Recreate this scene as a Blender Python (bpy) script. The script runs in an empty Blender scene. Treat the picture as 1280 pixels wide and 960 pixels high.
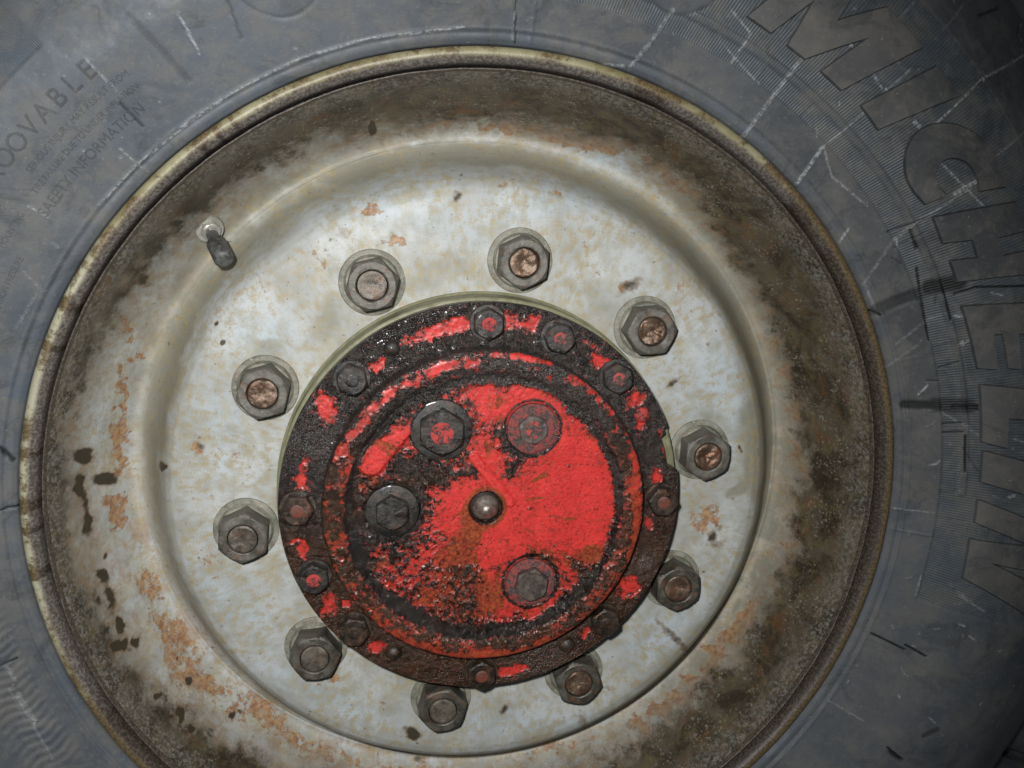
import bpy, bmesh, math, random
import numpy as np
from mathutils import Matrix, Vector
from mathutils.geometry import tessellate_polygon

# ------------------------------------------------------------------ camera, world, flash, exposure
scene = bpy.context.scene
CF, CRX, CRY, CTX, CTY, CTZ = [1.207821, 0.207235, 0.149476, -0.024293, -0.075811, 0.704545]
AXLE_H = 0.62                                   # height of the axle above the ground
# wheel space (x right, y up, z out of the wheel) -> world (x right, z up, the wheel faces -y)
W2W = Matrix.Translation((0, 0, AXLE_H)) @ Matrix.Rotation(math.radians(90), 4, 'X')
Rc = Matrix.Rotation(CRY, 3, 'Y') @ Matrix.Rotation(CRX, 3, 'X')
cam_pos = -(Rc.transposed() @ Vector((CTX, CTY, -CTZ)))
cd = bpy.data.cameras.new('camera'); cam = bpy.data.objects.new('camera', cd)
scene.collection.objects.link(cam); scene.camera = cam
cd.sensor_width = 36; cd.lens = 36 * CF * 1000 / 1280; cd.clip_start = .01; cd.clip_end = 200
cam.matrix_world = W2W @ Matrix.Translation(cam_pos) @ Rc.transposed().to_4x4()

world = bpy.data.worlds.new('World'); scene.world = world; world.use_nodes = True
bg = world.node_tree.nodes['Background']; bg.inputs[0].default_value = (.72, .80, .88, 1); bg.inputs[1].default_value = .05

FLASH = cam_pos + Vector((-.045, .05, .005))
ld = bpy.data.lights.new('camera_flash', 'SPOT'); ld.energy = 24; ld.color = (1, .995, .985)
ld.shadow_soft_size = .013; ld.spot_size = math.radians(97); ld.spot_blend = .95
fl = bpy.data.objects.new('camera_flash', ld); scene.collection.objects.link(fl)
aim = Vector((-.09, .045, 0))
zq = (FLASH - aim).to_track_quat('Z', 'Y')
fl.matrix_world = W2W @ Matrix.Translation(FLASH) @ zq.to_matrix().to_4x4()

scene.view_settings.view_transform = 'Standard'; scene.view_settings.look = 'None'
scene.view_settings.exposure = 0; scene.view_settings.gamma = 1
scene.render.engine = 'CYCLES'
scene.render.resolution_x = 1024; scene.render.resolution_y = 768

PI = math.pi
rnd = random.Random(7)
# ------------------------------------------------------------------ noise
def _lattice(seed):
    return np.random.RandomState(seed).rand(256, 256)
_L = {}
def vnoise(x, y, f, seed):
    if seed not in _L: _L[seed] = _lattice(seed)
    T = _L[seed]; x = x * f + 1000.37; y = y * f + 1000.71
    xi = np.floor(x).astype(int); yi = np.floor(y).astype(int); u = x - xi; v = y - yi
    u = u * u * u * (u * (u * 6 - 15) + 10); v = v * v * v * (v * (v * 6 - 15) + 10)
    a = T[xi & 255, yi & 255]; b = T[(xi + 1) & 255, yi & 255]; c = T[xi & 255, (yi + 1) & 255]; d = T[(xi + 1) & 255, (yi + 1) & 255]
    return (a * (1 - u) + b * u) * (1 - v) + (c * (1 - u) + d * u) * v
def fbm(x, y, f, o=4, seed=1, g=.5):                 # 0..1, mean .5
    s = 0; a = 1; t = 0
    for i in range(o):
        ca, sa = math.cos(i * 1.1), math.sin(i * 1.1)
        s = s + a * vnoise(x * ca - y * sa, x * sa + y * ca, f, seed + i); t += a; a *= g; f *= 2.03
    return s / t
def sstep(a, b, x):
    t = np.clip((x - a) / (b - a), 0, 1); return t * t * (3 - 2 * t)
def blobsum(x, y, L, warp=.0, seed=5, wf=120):
    if warp:
        x = x + warp * (fbm(x, y, wf, 3, seed) - .5); y = y + warp * (fbm(x, y, wf, 3, seed + 11) - .5)
    s = np.zeros_like(x)
    for bx, by, ux, uy, vx, vy, w in L:              # centre, two half-axis vectors, weight
        rad = 2.3 * max(math.hypot(ux, uy), math.hypot(vx, vy)); det = ux * vy - uy * vx
        m = np.hypot(x - bx, y - by) < rad
        if not m.any() or abs(det) < 1e-12: continue
        dx = x[m] - bx; dy = y[m] - by
        q = ((dx * vy - dy * vx) / det) ** 2 + ((ux * dy - uy * dx) / det) ** 2
        s[m] += w * np.exp(-q * q * .35 - q * .35)
    return s
def lines(x, y, L):
    s = np.zeros_like(x)
    for pts, w, st in L:
        if st <= 0: continue
        P = np.array(pts); lo = P.min(0) - 4 * w; hi = P.max(0) + 4 * w
        m = (x > lo[0]) & (x < hi[0]) & (y > lo[1]) & (y < hi[1])
        if not m.any(): continue
        d = np.full(m.sum(), 9.); xx = x[m]; yy = y[m]
        for (ax, ay), (bx, by) in zip(P[:-1], P[1:]):
            vx, vy = bx - ax, by - ay; t = np.clip(((xx - ax) * vx + (yy - ay) * vy) / (vx * vx + vy * vy + 1e-12), 0, 1)
            d = np.minimum(d, np.hypot(xx - ax - t * vx, yy - ay - t * vy))
        s[m] = np.maximum(s[m], st * (1 - sstep(w * .3, w * .3 + max(w * .45, .0006), d)))
    return s

PROF = np.array([[0.0, 0.0336], [0.1402, 0.0336], [0.1404, 0], [0.203, 0], [0.21, -0.0008], [0.216, -0.003], [0.2205, -0.0072], [0.224, -0.0128], [0.2275, -0.0205], [0.232, -0.0305], [0.236, -0.0385], [0.242, -0.046], [0.2465, -0.0495], [0.252, -0.05], [0.258, -0.042], [0.266, -0.026], [0.274, -0.009], [0.28, 0.007], [0.284, 0.019], [0.287, 0.028], [0.2895, 0.0335], [0.2915, 0.0345], [0.294, 0.0385], [0.297, 0.04], [0.3, 0.0395], [0.302, 0.037], [0.306, 0.0385], [0.3117, 0.0405], [0.32, 0.0455], [0.333, 0.0505], [0.345, 0.056], [0.365, 0.063], [0.39, 0.067], [0.41, 0.066], [0.433, 0.06], [0.45, 0.052], [0.47, 0.04], [0.49, 0.024], [0.505, 0.008], [0.52, -0.015], [0.53, -0.03], [0.54, -0.05]])
def surf(r): return np.interp(r, PROF[:, 0], PROF[:, 1])
def smooth_surf(r): return (surf(r) + surf(r - .0012) + surf(r + .0012) + surf(r - .0024) + surf(r + .0024)) / 5
DISC = np.array([(.0, 0), (.203, 0), (.210, -.0008), (.216, -.0030), (.2205, -.0072), (.224, -.0128), (.2275, -.0205), (.232, -.0305), (.236, -.0385), (.240, -.0440), (.2435, -.0472), (.2465, -.0488), (.26, -.0500)])
_dr = np.linspace(.13, .2595, 1300); _dz = np.interp(_dr, DISC[:, 0], DISC[:, 1]); _kk = np.hanning(41); _kk /= _kk.sum()
_ds = np.convolve(np.pad(_dz, 20, mode='edge'), _kk, 'valid')
def disc_surf(r): return np.interp(r, _dr, _ds)

# ------------------------------------------------------------------ data read off the wheel (metres on the wheel face)
COVER_TAR = [[0.00956,0.09672,0.0403,-0.00275,-0.00043,-0.01082,1.5],[-0.04853,0.07342,0.02059,0.01664,0.00526,-0.00686,1.0],[-0.07468,0.0545,0.01175,0.01455,0.00563,-0.00496,0.8],[0.04769,0.09242,0.02429,-0.01368,-0.00407,-0.0076,1.0],[0.01812,0.08145,0.01193,-2e-05,0.00014,-0.00439,0.5],[-0.06281,-0.00132,0.02358,-0.00049,0.00014,-0.02496,1.2],[-0.03184,0.05528,0.02564,-0.00019,0.00041,-0.02646,0.8],[0.01929,0.04483,0.01362,-0.01363,-0.00525,-0.00551,1.5],[0.01705,0.0285,0.00661,-9e-05,0.00018,-0.00567,1.1],[0.03023,-0.00093,0.00447,-9e-05,0.0001,-0.0029,1.0],[-0.01298,0.02609,0.00761,-0.00011,8e-05,-0.00395,0.9],[-0.04536,0.02655,0.01996,-0.0047,-0.00168,-0.00873,1.1],[-0.02645,0.02178,0.00758,-0.00011,6e-05,-0.00338,0.6],[-0.06099,-0.03577,0.03761,0.0152,0.00702,-0.01848,0.34],[-0.07987,-0.0614,0.01661,-0.01566,-0.01044,-0.01311,0.25],[-0.03608,-0.06293,0.03484,0.01631,0.00627,-0.01418,0.42],[-0.08523,-0.02358,0.01068,-0.00028,-3e-05,-0.02289,0.5],[-0.00851,-0.05201,0.01395,-0.00045,0.0004,-0.01778,0.35],[-0.00242,-0.07309,0.02141,-0.00079,0.00026,-0.01082,0.4],[-0.05521,-0.08006,0.01955,-0.01196,-0.00407,-0.00827,0.8],[0.01237,-0.03788,0.00505,-0.00015,0.00044,-0.01534,0.3],[0.02083,-0.09338,0.06271,0.00208,0.00071,-0.00734,1.4],[-0.03575,-0.08682,0.02859,-0.01355,-0.00241,-0.00659,1.4],[0.06625,-0.07564,0.02363,0.01574,0.00544,-0.00839,1.5],[0.08167,-0.05794,0.0128,0.01126,0.00636,-0.00763,1.1],[0.07368,-0.04864,0.01273,-0.00039,0.00029,-0.00602,0.9],[0.09514,-0.0164,0.00347,-8e-05,0.00163,-0.02966,1.2],[0.09778,0.01873,0.00344,-5e-05,0.00196,-0.03485,1.0],[0.09063,-0.04013,0.00432,-0.00215,-0.0065,-0.01613,1.2],[0.08285,0.0533,0.00757,0.00447,0.00922,-0.01479,1.0],[0.068,0.07026,0.01597,-0.01299,-0.00675,-0.00853,0.8],[0.05877,0.02794,0.00168,-2e-05,8e-05,-0.00172,1],[0.09364,0.04182,0.00554,0.00094,0.00338,-0.01467,0.9],[-0.09568,0.02172,0.00472,-7e-05,-0.00013,-0.02775,1.1],[-0.09473,-0.00066,0.00475,-0.0001,-0.00012,-0.02815,1.2],[-0.08793,-0.03499,0.0051,0.00163,0.00657,-0.0221,1.2],[-0.07171,-0.06757,0.00485,0.00456,0.01317,-0.01626,1.2],[0.03268,-0.05513,0.02277,-0.00074,0.0008,-0.02277,0.35],[0.0496,-0.09335,0.01396,0.00489,0.00221,-0.00586,0.6],[0.05887,-0.03922,0.00229,-7e-05,8e-05,-0.00179,0.8],[0.02993,0.0704,0.00274,-1e-05,8e-05,-0.00222,0.3],[-0.05845,-0.00995,0.03634,0.00952,0.00143,-0.00555,0.1],[-0.04748,-0.02746,0.02547,0.00921,0.00192,-0.00549,0.25],[-0.01628,-0.08158,0.02245,-0.00088,0.00012,-0.00602,0.4],[0.02041,-0.07999,0.00912,-0.00035,0.00015,-0.00485,0.7],[0.05478,-0.07826,0.01131,0.00169,0.001,-0.00484,0.8]]
COVER_CLEAN = [[0.05144,0.00213,0.03443,0.00434,0.0043,-0.02422,1.2],[0.07554,0.03058,0.01696,-0.00022,0.00114,-0.02295,0.9],[0.04444,0.03666,0.02226,-0.00026,0.0005,-0.01249,0.7],[0.01052,-0.03194,0.01567,-0.00043,0.00063,-0.02234,0.9],[-0.00962,-0.00242,0.01868,-0.00039,0.00036,-0.01609,0.7],[0.03164,-0.07435,0.02848,-0.00527,-0.0013,-0.01314,0.8],[-0.01267,0.01193,0.0153,-0.00027,0.00015,-0.00683,0.7],[0.01575,0.07046,0.01413,-5e-05,0.00041,-0.01325,1.3],[0.03297,0.07703,0.0164,-4e-05,0.00024,-0.00662,0.8],[-0.00063,0.07601,0.00969,-2e-05,0.00025,-0.00986,0.9],[-0.00184,0.03832,0.00613,0.00444,0.00648,-0.00926,1.0],[-0.03676,-0.01331,0.01634,-0.00038,0.00013,-0.0092,0.5],[-0.07465,0.04079,0.0052,0.0054,0.00596,-0.0063,1.0],[-0.06416,0.05168,0.00841,0.00971,0.00315,-0.00296,0.7],[0.05931,0.05348,0.0078,-6e-05,0.0005,-0.01127,0.6],[0.08617,-0.01029,0.00805,-0.00018,0.00123,-0.02359,0.8],[0.07268,-0.0277,0.01379,-0.00036,0.00057,-0.01189,0.7],[-0.09066,-0.05518,0.01184,-0.0004,-5e-05,-0.01515,0.3],[-0.02555,-0.03095,0.01871,-0.00051,0.00014,-0.00816,0.4],[0.00887,-0.07351,0.01132,-0.00042,0.00033,-0.01205,0.4]]
COVER_FILM = [[-0.01451,-0.03125,0.00863,-0.0025,-0.00611,-0.02816,0.9],[-0.02037,-0.01369,0.01097,-0.00026,0.00022,-0.01154,0.4],[-0.08412,0.0182,0.00914,0.00543,0.00474,-0.00877,0.8],[-0.08519,0.00478,0.00847,-0.00016,-3e-05,-0.02024,0.5],[-0.03723,0.02081,0.01616,-0.00025,9e-05,-0.00675,0.6],[-0.01105,-0.06381,0.02574,-0.0009,0.00044,-0.02028,1.0],[0.07903,-0.0398,0.01919,0.00298,0.00182,-0.00831,0.9],[0.07183,-0.00997,0.02286,-0.0005,0.00011,-0.00235,0.4],[-0.06902,-0.05884,0.01536,-0.00655,-0.00442,-0.01309,0.35],[0.0529,-0.03311,0.03986,0.00035,0.00027,-0.00356,0.3],[-0.05819,-0.04749,0.01635,-0.00052,8e-05,-0.01169,0.15]]
FLANGE_RED = [[-0.03361,0.12041,0.01924,0.00613,0.00147,-0.00461,1.3],[0.01567,0.12733,0.00706,7e-05,0.0002,-0.00649,1.3],[0.02877,0.12637,0.00453,-0.00202,-0.00278,-0.00643,1.3],[-0.01931,0.12591,0.00641,6e-05,0.00011,-0.00537,0.9],[-0.10724,0.06823,0.0064,0.0024,0.00349,-0.01028,1.3],[-0.0736,0.09701,0.00445,0.0046,0.00224,-0.00229,1.2],[-0.12355,0.01575,0.00543,-0.00346,-0.00243,-0.00434,1.1],[-0.12235,0.02694,0.00263,-4e-05,-0.0001,-0.00782,1],[-0.12312,-0.03279,0.00321,-9e-05,-0.0001,-0.00811,1.4],[-0.12943,-0.02511,0.00479,-0.00012,-3e-05,-0.0023,1.1],[-0.10513,-0.07216,0.0036,0.0013,0.00238,-0.00737,1.3],[-0.11065,-0.07912,0.00328,-0.00013,-3e-05,-0.00359,1.2],[-0.09473,-0.07314,0.00155,0.00056,0.0013,-0.00398,1.2],[-0.07425,-0.10481,0.00525,0.00186,0.00154,-0.00467,1.3],[0.02358,-0.12796,0.01076,0.00239,0.00097,-0.00373,1.4],[0.07637,-0.10067,0.00266,-0.00168,-0.00246,-0.0048,1.2],[0.10865,-0.06688,0.00698,-0.00427,-0.0035,-0.00687,1.5],[0.12377,0.01711,0.00412,-6e-05,0.00034,-0.00534,1.4],[0.10465,0.07315,0.0049,-0.00329,-0.00423,-0.00654,1.2],[0.10855,0.0559,0.00454,-0.00122,-0.0014,-0.00669,1.1],[0.09713,0.08453,0.00342,0.0,0.00019,-0.0034,1.1],[0.07646,0.10024,0.00702,-0.00388,-0.00154,-0.00291,1.0],[0.08029,0.10249,0.00764,-0.00509,-0.0015,-0.00229,0.8],[0.06858,0.11243,0.00596,-0.00328,-0.00128,-0.0024,0.6],[0.12006,-0.01816,0.00232,0.00037,0.00126,-0.00539,1.2],[0.12813,0.04063,0.00223,0.00058,0.0034,-0.01021,1.4],[0.00219,0.12557,0.00486,5e-05,0.00013,-0.00486,1.2],[-0.05892,0.11055,0.00602,0.00435,0.00183,-0.00263,0.6],[-0.09825,0.08453,0.00418,0.0,-2e-05,-0.00433,0.5],[0.06742,-0.11354,0.00403,0.00235,0.00097,-0.00169,0.8],[0.12306,-0.00917,0.00178,-4e-05,0.00015,-0.00241,1]]
RING_RED = [[-0.04888,0.08884,0.02771,0.01456,0.00169,-0.00333,1.1],[-0.08251,0.06102,0.01467,0.01947,0.00285,-0.00234,1.1],[-0.02812,0.09955,0.0206,0.00376,0.0006,-0.00315,1.0],[0.03556,0.10513,0.02659,-0.0055,-0.00055,-0.00317,1.1],[0.06928,0.08227,0.0176,-0.0142,-0.00234,-0.00295,0.8],[0.10416,0.0083,0.00287,-5e-05,0.00136,-0.02329,1.3],[0.09931,0.04288,0.00269,0.00071,0.00535,-0.01654,1.0],[0.05479,-0.09773,0.03164,0.01244,0.00168,-0.00405,0.9],[0.0093,-0.10797,0.03977,-0.00032,0.00026,-0.00429,1.1],[0.08821,-0.06852,0.01401,0.0181,0.00327,-0.00285,0.9],[-0.09806,0.0449,0.00292,0.00109,0.00522,-0.01537,0.7],[0.10368,-0.03291,0.00285,-0.00085,-0.00351,-0.01718,0.9],[0.01404,0.10665,0.02134,-0.0014,-8e-05,-0.00214,1.0],[-0.05801,-0.09291,0.02974,-0.01699,-0.00142,-0.00316,0.7]]
DARK_SPOTS = [[-0.27342,0.02519,0.00452,-0.00341,-0.00045,-0.00639,1.5],[-0.26535,0.00276,0.00597,-0.00396,-0.00022,-0.00586,1.5],[-0.27659,0.00688,0.00232,-0.00206,-0.00035,-0.0079,1.2],[-0.27543,-0.00287,0.00179,-0.00098,0.00107,-0.01793,0.9],[-0.27353,-0.02417,0.00258,-0.00219,3e-05,-0.00872,1.3],[-0.2665,-0.0628,0.00286,-0.00233,0.00027,-0.00516,1.5],[-0.2655,-0.05176,0.0011,-0.00082,7e-05,-0.00214,1.5],[-0.26197,-0.07944,0.00253,-0.00145,0.00223,-0.01194,1.0],[-0.25586,-0.10007,0.0031,-0.00249,0.0007,-0.00659,1.6],[-0.25514,-0.11175,0.00497,-0.0042,0.00058,-0.00447,1.5],[-0.2475,-0.11585,0.00291,-0.00211,0.00036,-0.00325,1.6],[-0.23059,-0.15304,0.00196,-0.0008,0.00151,-0.00337,1.5],[-0.216,-0.17175,0.00329,-0.00214,0.00077,-0.0041,1.6],[-0.20752,-0.18321,0.00339,-0.00208,0.00049,-0.00249,1.4],[-0.21421,-0.15771,0.00238,-0.00018,0.00148,-0.00256,1.5],[-0.22215,-0.14121,0.00144,-0.00085,0.00016,-0.00136,1.2],[-0.18283,-0.19045,0.00271,-0.00128,0.00027,-0.00196,1.4],[-0.17873,-0.19053,0.0022,-0.00102,0.00021,-0.00157,1.2],[-0.22284,0.01576,0.0051,0.0026,-0.0001,-0.00344,1.3],[-0.2295,0.14662,0.00231,-0.00215,-0.00286,-0.00635,0.8],[-0.01936,0.20852,0.00419,0.00356,0.00211,-0.0024,0.9],[-0.17723,0.10628,0.00214,5e-05,-5e-05,-0.00218,1.3],[-0.18215,0.11882,0.00177,0.0002,7e-05,-0.00152,1],[-0.19484,0.03334,0.00427,-4e-05,-0.0001,-0.00287,0.7],[-0.18795,-0.00273,0.00271,-5e-05,-9e-05,-0.00293,0.3],[-0.09546,0.24002,0.00275,0.00015,-0.00025,-0.00733,0.2],[-0.07711,0.25271,0.0033,0.0002,7e-05,-0.00588,1.3],[0.14993,0.15371,0.00789,0.00306,0.00224,-0.00343,0.1],[0.10543,0.14926,0.00887,0.00528,0.00322,-0.0049,0.7],[0.14095,0.07867,0.00571,0.00413,0.00153,-0.00197,0.7],[0.18073,-0.04147,0.00448,-0.00011,0.00034,-0.00454,0.9],[0.18443,-0.04805,0.00771,-0.0002,0.0003,-0.00391,0.5],[0.18664,-0.03515,0.00321,-8e-05,0.00025,-0.00323,0.6],[-0.04657,-0.19378,0.00569,0.00197,0.0015,-0.00453,1.0],[-0.05266,-0.19006,0.00363,-0.00021,3e-05,-0.00336,0.5],[-0.04349,-0.19734,0.00599,0.00086,0.00069,-0.00414,1.0],[0.02388,-0.17889,0.00386,0.00498,0.00245,-0.00231,0.8],[-0.01421,-0.13243,0.00116,-6e-05,2e-05,-0.00126,1],[0.1274,-0.15575,0.00652,-0.00041,0.00027,-0.00416,0.1],[0.19435,-0.01156,0.00256,-5e-05,0.00021,-0.00256,0.4],[0.02362,-0.12923,0.00177,-9e-05,6e-05,-0.0019,0.1],[0.17651,-0.0707,0.00193,-6e-05,0.00015,-0.00198,0.9],[0.19747,0.02818,0.00104,0.00061,0.00253,-0.00381,0.9],[0.16637,0.10739,0.00183,1e-05,0.00013,-0.00178,0.5],[-0.05896,0.11699,0.00158,1e-05,1e-05,-0.00161,0.2],[-0.10555,0.17687,0.0016,4e-05,-1e-05,-0.0016,0.8],[-0.09593,0.18244,0.00641,0.00017,-1e-05,-0.00533,0.35],[0.10541,-0.16487,0.00514,-0.00026,0.00018,-0.00342,0.4],[-0.02463,-0.25851,0.00525,-0.00044,-0.00016,-0.00124,0.8],[-0.03851,-0.24895,0.00594,-0.00048,-2e-05,-0.00296,0.6],[0.08838,-0.19655,0.00424,0.00125,0.00681,-0.01686,0.4],[0.15788,-0.12662,0.0216,-0.02218,-0.00201,-0.00323,0.6]]
RUST = [[0.06945,0.25031,0.02467,-0.00441,0.00075,-0.00464,1.2],[0.09619,0.24803,0.01416,-0.00451,0.0004,-0.00344,0.9],[0.02243,0.25813,0.02296,-0.00149,0.00051,-0.00303,1.0],[-0.02333,0.25651,0.0115,0.00049,0.00046,-0.00305,0.9],[0.13338,0.22959,0.01043,-0.00537,-2e-05,-0.00439,1.2],[0.15347,0.21704,0.00601,-0.00326,0.0001,-0.00406,1.2],[0.12394,0.23496,0.00741,-0.00372,-6e-05,-0.00287,1.0],[0.18122,0.19012,0.00895,-0.00889,-0.00073,-0.00212,1.1],[0.2036,0.16337,0.01019,-0.01325,-0.00097,-0.00197,1.2],[0.22541,0.12965,0.00747,-0.01388,-0.00125,-0.00168,1.2],[0.23825,0.10106,0.00305,-0.00899,-0.00198,-0.00137,1.0],[0.24842,0.07582,0.00379,-0.01104,-0.00243,-0.00247,1.0],[0.25689,0.05083,0.0033,0.00167,0.00193,-0.01335,1.1],[0.26267,0.01876,0.00301,0.00172,0.00089,-0.0105,1.2],[0.26413,-0.00402,0.0024,0.00145,0.00033,-0.00773,1.1],[0.26356,-0.03325,0.00246,0.00119,-0.00075,-0.01282,1.1],[0.25629,-0.07324,0.00274,0.00021,-0.00427,-0.01529,1.0],[0.23028,-0.12518,0.01083,0.01713,0.00227,-0.00128,1.0],[0.21321,-0.14827,0.01676,0.02124,0.00246,-0.00186,1.1],[0.18968,-0.18083,0.01915,0.0187,0.00215,-0.00194,1.0],[0.1574,-0.20887,0.0223,0.01458,0.00151,-0.00283,0.9],[0.07934,-0.24339,0.02589,0.00583,0.00022,-0.00312,0.6],[-0.08261,0.24991,0.00724,0.00282,0.00093,-0.00228,0.8],[-0.25402,0.06455,0.00212,-0.00101,-0.0021,-0.01853,0.9],[-0.25765,0.03409,0.00371,-0.0019,-0.00065,-0.00858,0.8],[-0.25826,0.01236,0.00387,-0.00201,-0.00059,-0.01208,0.8],[-0.25923,-0.026,0.00466,-0.00291,-2e-05,-0.01263,0.9],[-0.25721,-0.01561,0.0085,-0.00372,-0.00013,-0.00592,0.3],[-0.24335,-0.08509,0.00937,-0.01404,-0.00427,-0.00396,0.6],[-0.2272,-0.12384,0.01577,-0.02086,-0.00562,-0.00444,0.7],[-0.20936,-0.15963,0.01513,-0.01761,-0.00446,-0.00239,0.7],[-0.16116,-0.19765,0.0271,-0.01852,-0.00366,-0.00618,0.7],[-0.18146,-0.20329,0.01954,-0.01602,-0.00217,-0.00178,0.5],[-0.11774,-0.2295,0.03036,-0.01238,-0.0013,-0.00399,0.6],[-0.05384,-0.25189,0.03901,-0.00561,-0.00016,-0.00357,0.5],[-0.2458,0.11952,0.00276,0.00082,1e-05,-0.01321,0.5],[-0.24282,0.09267,0.00226,0.00019,0.00044,-0.01641,0.6],[-0.06369,0.17781,0.00758,0.00017,2e-05,-0.00378,0.7],[-0.0772,0.19623,0.00854,-0.00049,-0.00023,-0.00264,0.6],[-0.11201,0.16601,0.00745,0.00015,-9e-05,-0.01075,0.45],[-0.08527,0.16111,0.01186,0.00022,-1e-05,-0.00544,0.3],[0.04657,0.21036,0.00814,0.00021,-0.00033,-0.00434,0.35],[0.07981,0.15851,0.00464,8e-05,0.00017,-0.00339,0.5],[0.10083,0.14747,0.00705,0.0001,0.00019,-0.00343,0.5],[0.14238,0.14806,0.00489,4e-05,0.00021,-0.00458,0.5],[0.17182,0.19243,0.00354,0.00028,0.00112,-0.00308,0.6],[-0.02939,0.09003,0.00538,1e-05,9e-05,-0.00548,0.2],[-0.19488,0.03219,0.0075,-5e-05,-0.00023,-0.00688,0.4],[-0.17357,0.02619,0.00972,-0.00011,-0.00013,-0.00463,0.4],[-0.20144,-0.00249,0.0076,-2e-05,-0.00017,-0.00468,0.35],[-0.1867,-0.0504,0.00879,-0.00025,-0.00041,-0.01328,0.35],[-0.15426,-0.08825,0.00902,-0.00033,-0.00018,-0.0087,0.3],[0.1729,-0.022,0.01651,-0.00034,0.00066,-0.00896,0.45],[0.17999,-0.03177,0.0115,-0.00026,0.00059,-0.00774,0.5],[0.07033,0.17518,0.01149,0.00024,0.00021,-0.00446,0.35],[0.0186,0.21768,0.00909,0.00027,-0.00038,-0.00325,0.35],[-0.11211,-0.14723,0.01267,0.00185,0.00086,-0.00579,0.6],[-0.06783,-0.16919,0.00838,-0.00045,1e-05,-0.00397,0.35],[0.23252,-0.12396,0.0071,0.00394,-0.00094,-0.00541,0.4],[-0.01945,-0.17181,0.01834,-0.00099,9e-05,-0.00536,0.3],[0.19,0.08342,0.00532,-0.00016,0.0004,-0.006,0.3],[0.14984,0.03792,0.01785,-0.00462,0.00025,-0.00369,0.3],[-0.14944,0.14371,0.00533,0.00014,-7e-05,-0.00749,0.3],[0.0072,0.20118,0.00444,0.00012,6e-05,-0.00217,0.4]]
OLIVE_FILM = [[-0.19877,0.15475,0.02253,0.02554,0.00783,-0.00852,0.9],[-0.21936,0.10305,0.01024,0.02126,0.00843,-0.00205,0.9],[-0.23503,0.05602,0.01657,0.00365,-0.00032,-0.03442,0.5],[-0.15308,0.20109,0.02866,0.01744,0.00369,-0.0077,0.8],[-0.09115,0.22816,0.04381,0.01226,0.00193,-0.00753,0.8],[0.00012,0.23954,0.05279,0.00187,-0.00085,-0.00698,0.6],[-0.10159,0.12798,0.02498,0.02159,0.00897,-0.01091,0.6],[-0.04163,0.15366,0.03248,0.00629,0.00204,-0.01083,0.5],[0.07774,0.14143,0.02073,-0.01113,-0.00427,-0.00797,0.5],[0.19979,0.16274,0.00607,0.00717,0.02326,-0.03154,0.8],[0.22238,0.08787,0.0197,-0.00207,0.01238,-0.04361,1.0],[0.22124,0.02496,0.02151,-0.0071,0.00463,-0.04081,1.1],[0.23968,-0.04706,0.02083,-0.01085,-0.00478,-0.04097,0.9],[0.16824,0.04085,0.01869,-0.00014,0.00101,-0.01357,0.7],[0.19895,-0.00527,0.00776,-0.0002,0.00063,-0.00765,0.9],[-0.15043,0.09429,0.01519,0.00578,0.00275,-0.00838,0.6],[-0.15536,-0.00925,0.01796,0.0054,-0.00021,-0.00949,0.4],[0.15569,0.20999,0.0129,-0.00941,-0.00088,-0.00468,0.5],[-0.2125,0.0792,0.01187,0.0051,0.00556,-0.01333,0.6],[-0.22109,0.02932,0.00813,0.00361,0.00044,-0.03269,0.4],[-0.11465,-0.10864,0.02333,0.00727,-0.00097,-0.02056,0.2],[0.23627,-0.09548,0.02322,-0.01281,-0.00459,-0.01397,0.4],[0.15657,-0.06029,0.01275,-0.00037,0.00072,-0.01043,0.3],[-0.23628,-0.08849,0.01006,-0.01628,-0.00325,-0.00232,0.3],[0.2465,0.04056,0.00696,0.0004,0.00924,-0.05272,0.5],[0.02977,-0.16773,0.02493,-0.00131,0.00013,-0.00405,0.2]]
CLEAN_BLUE = [[-0.15008,0.11095,0.02128,0.00017,-0.00035,-0.01657,0.8],[0.05225,0.2078,0.03638,0.0008,-0.0011,-0.0109,0.6],[-0.0584,0.20473,0.04257,0.00869,0.00225,-0.01356,0.5],[-0.17669,-0.08741,0.02301,-0.02697,-0.00818,-0.00859,0.8],[-0.11515,-0.16009,0.03695,-0.02118,-0.00406,-0.0094,0.9],[0.01799,-0.19079,0.05625,-0.00344,0.00026,-0.00955,0.8],[0.14127,-0.11919,0.01864,0.01646,0.01345,-0.01604,0.8],[0.17882,0.06532,0.01622,-8e-05,0.00284,-0.03658,0.7],[0.14672,0.08347,0.0244,3e-05,0.00123,-0.01797,0.4],[-0.18382,0.04354,0.0139,-0.00011,-0.00105,-0.03427,0.6],[-0.25823,0.10544,0.0024,0.00056,-0.00038,-0.0181,0.8],[-0.21201,0.17404,0.01434,0.01502,0.00228,-0.006,0.9],[-0.16349,0.22254,0.02163,0.01435,0.00183,-0.00591,0.9],[-0.11252,0.24056,0.02525,0.01012,0.00108,-0.00372,0.7],[-0.26395,0.03769,0.00474,-0.00279,-0.00201,-0.02402,0.6],[0.17355,0.16241,0.01352,-0.01379,-0.01433,-0.00472,0.7],[0.09561,0.23717,0.02808,-0.00894,-0.00021,-0.0053,0.7],[0.13286,-0.21989,0.03609,0.01706,0.00127,-0.00434,0.5],[-0.0036,0.19005,0.03324,0.00081,0.00026,-0.01088,0.4]]
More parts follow.
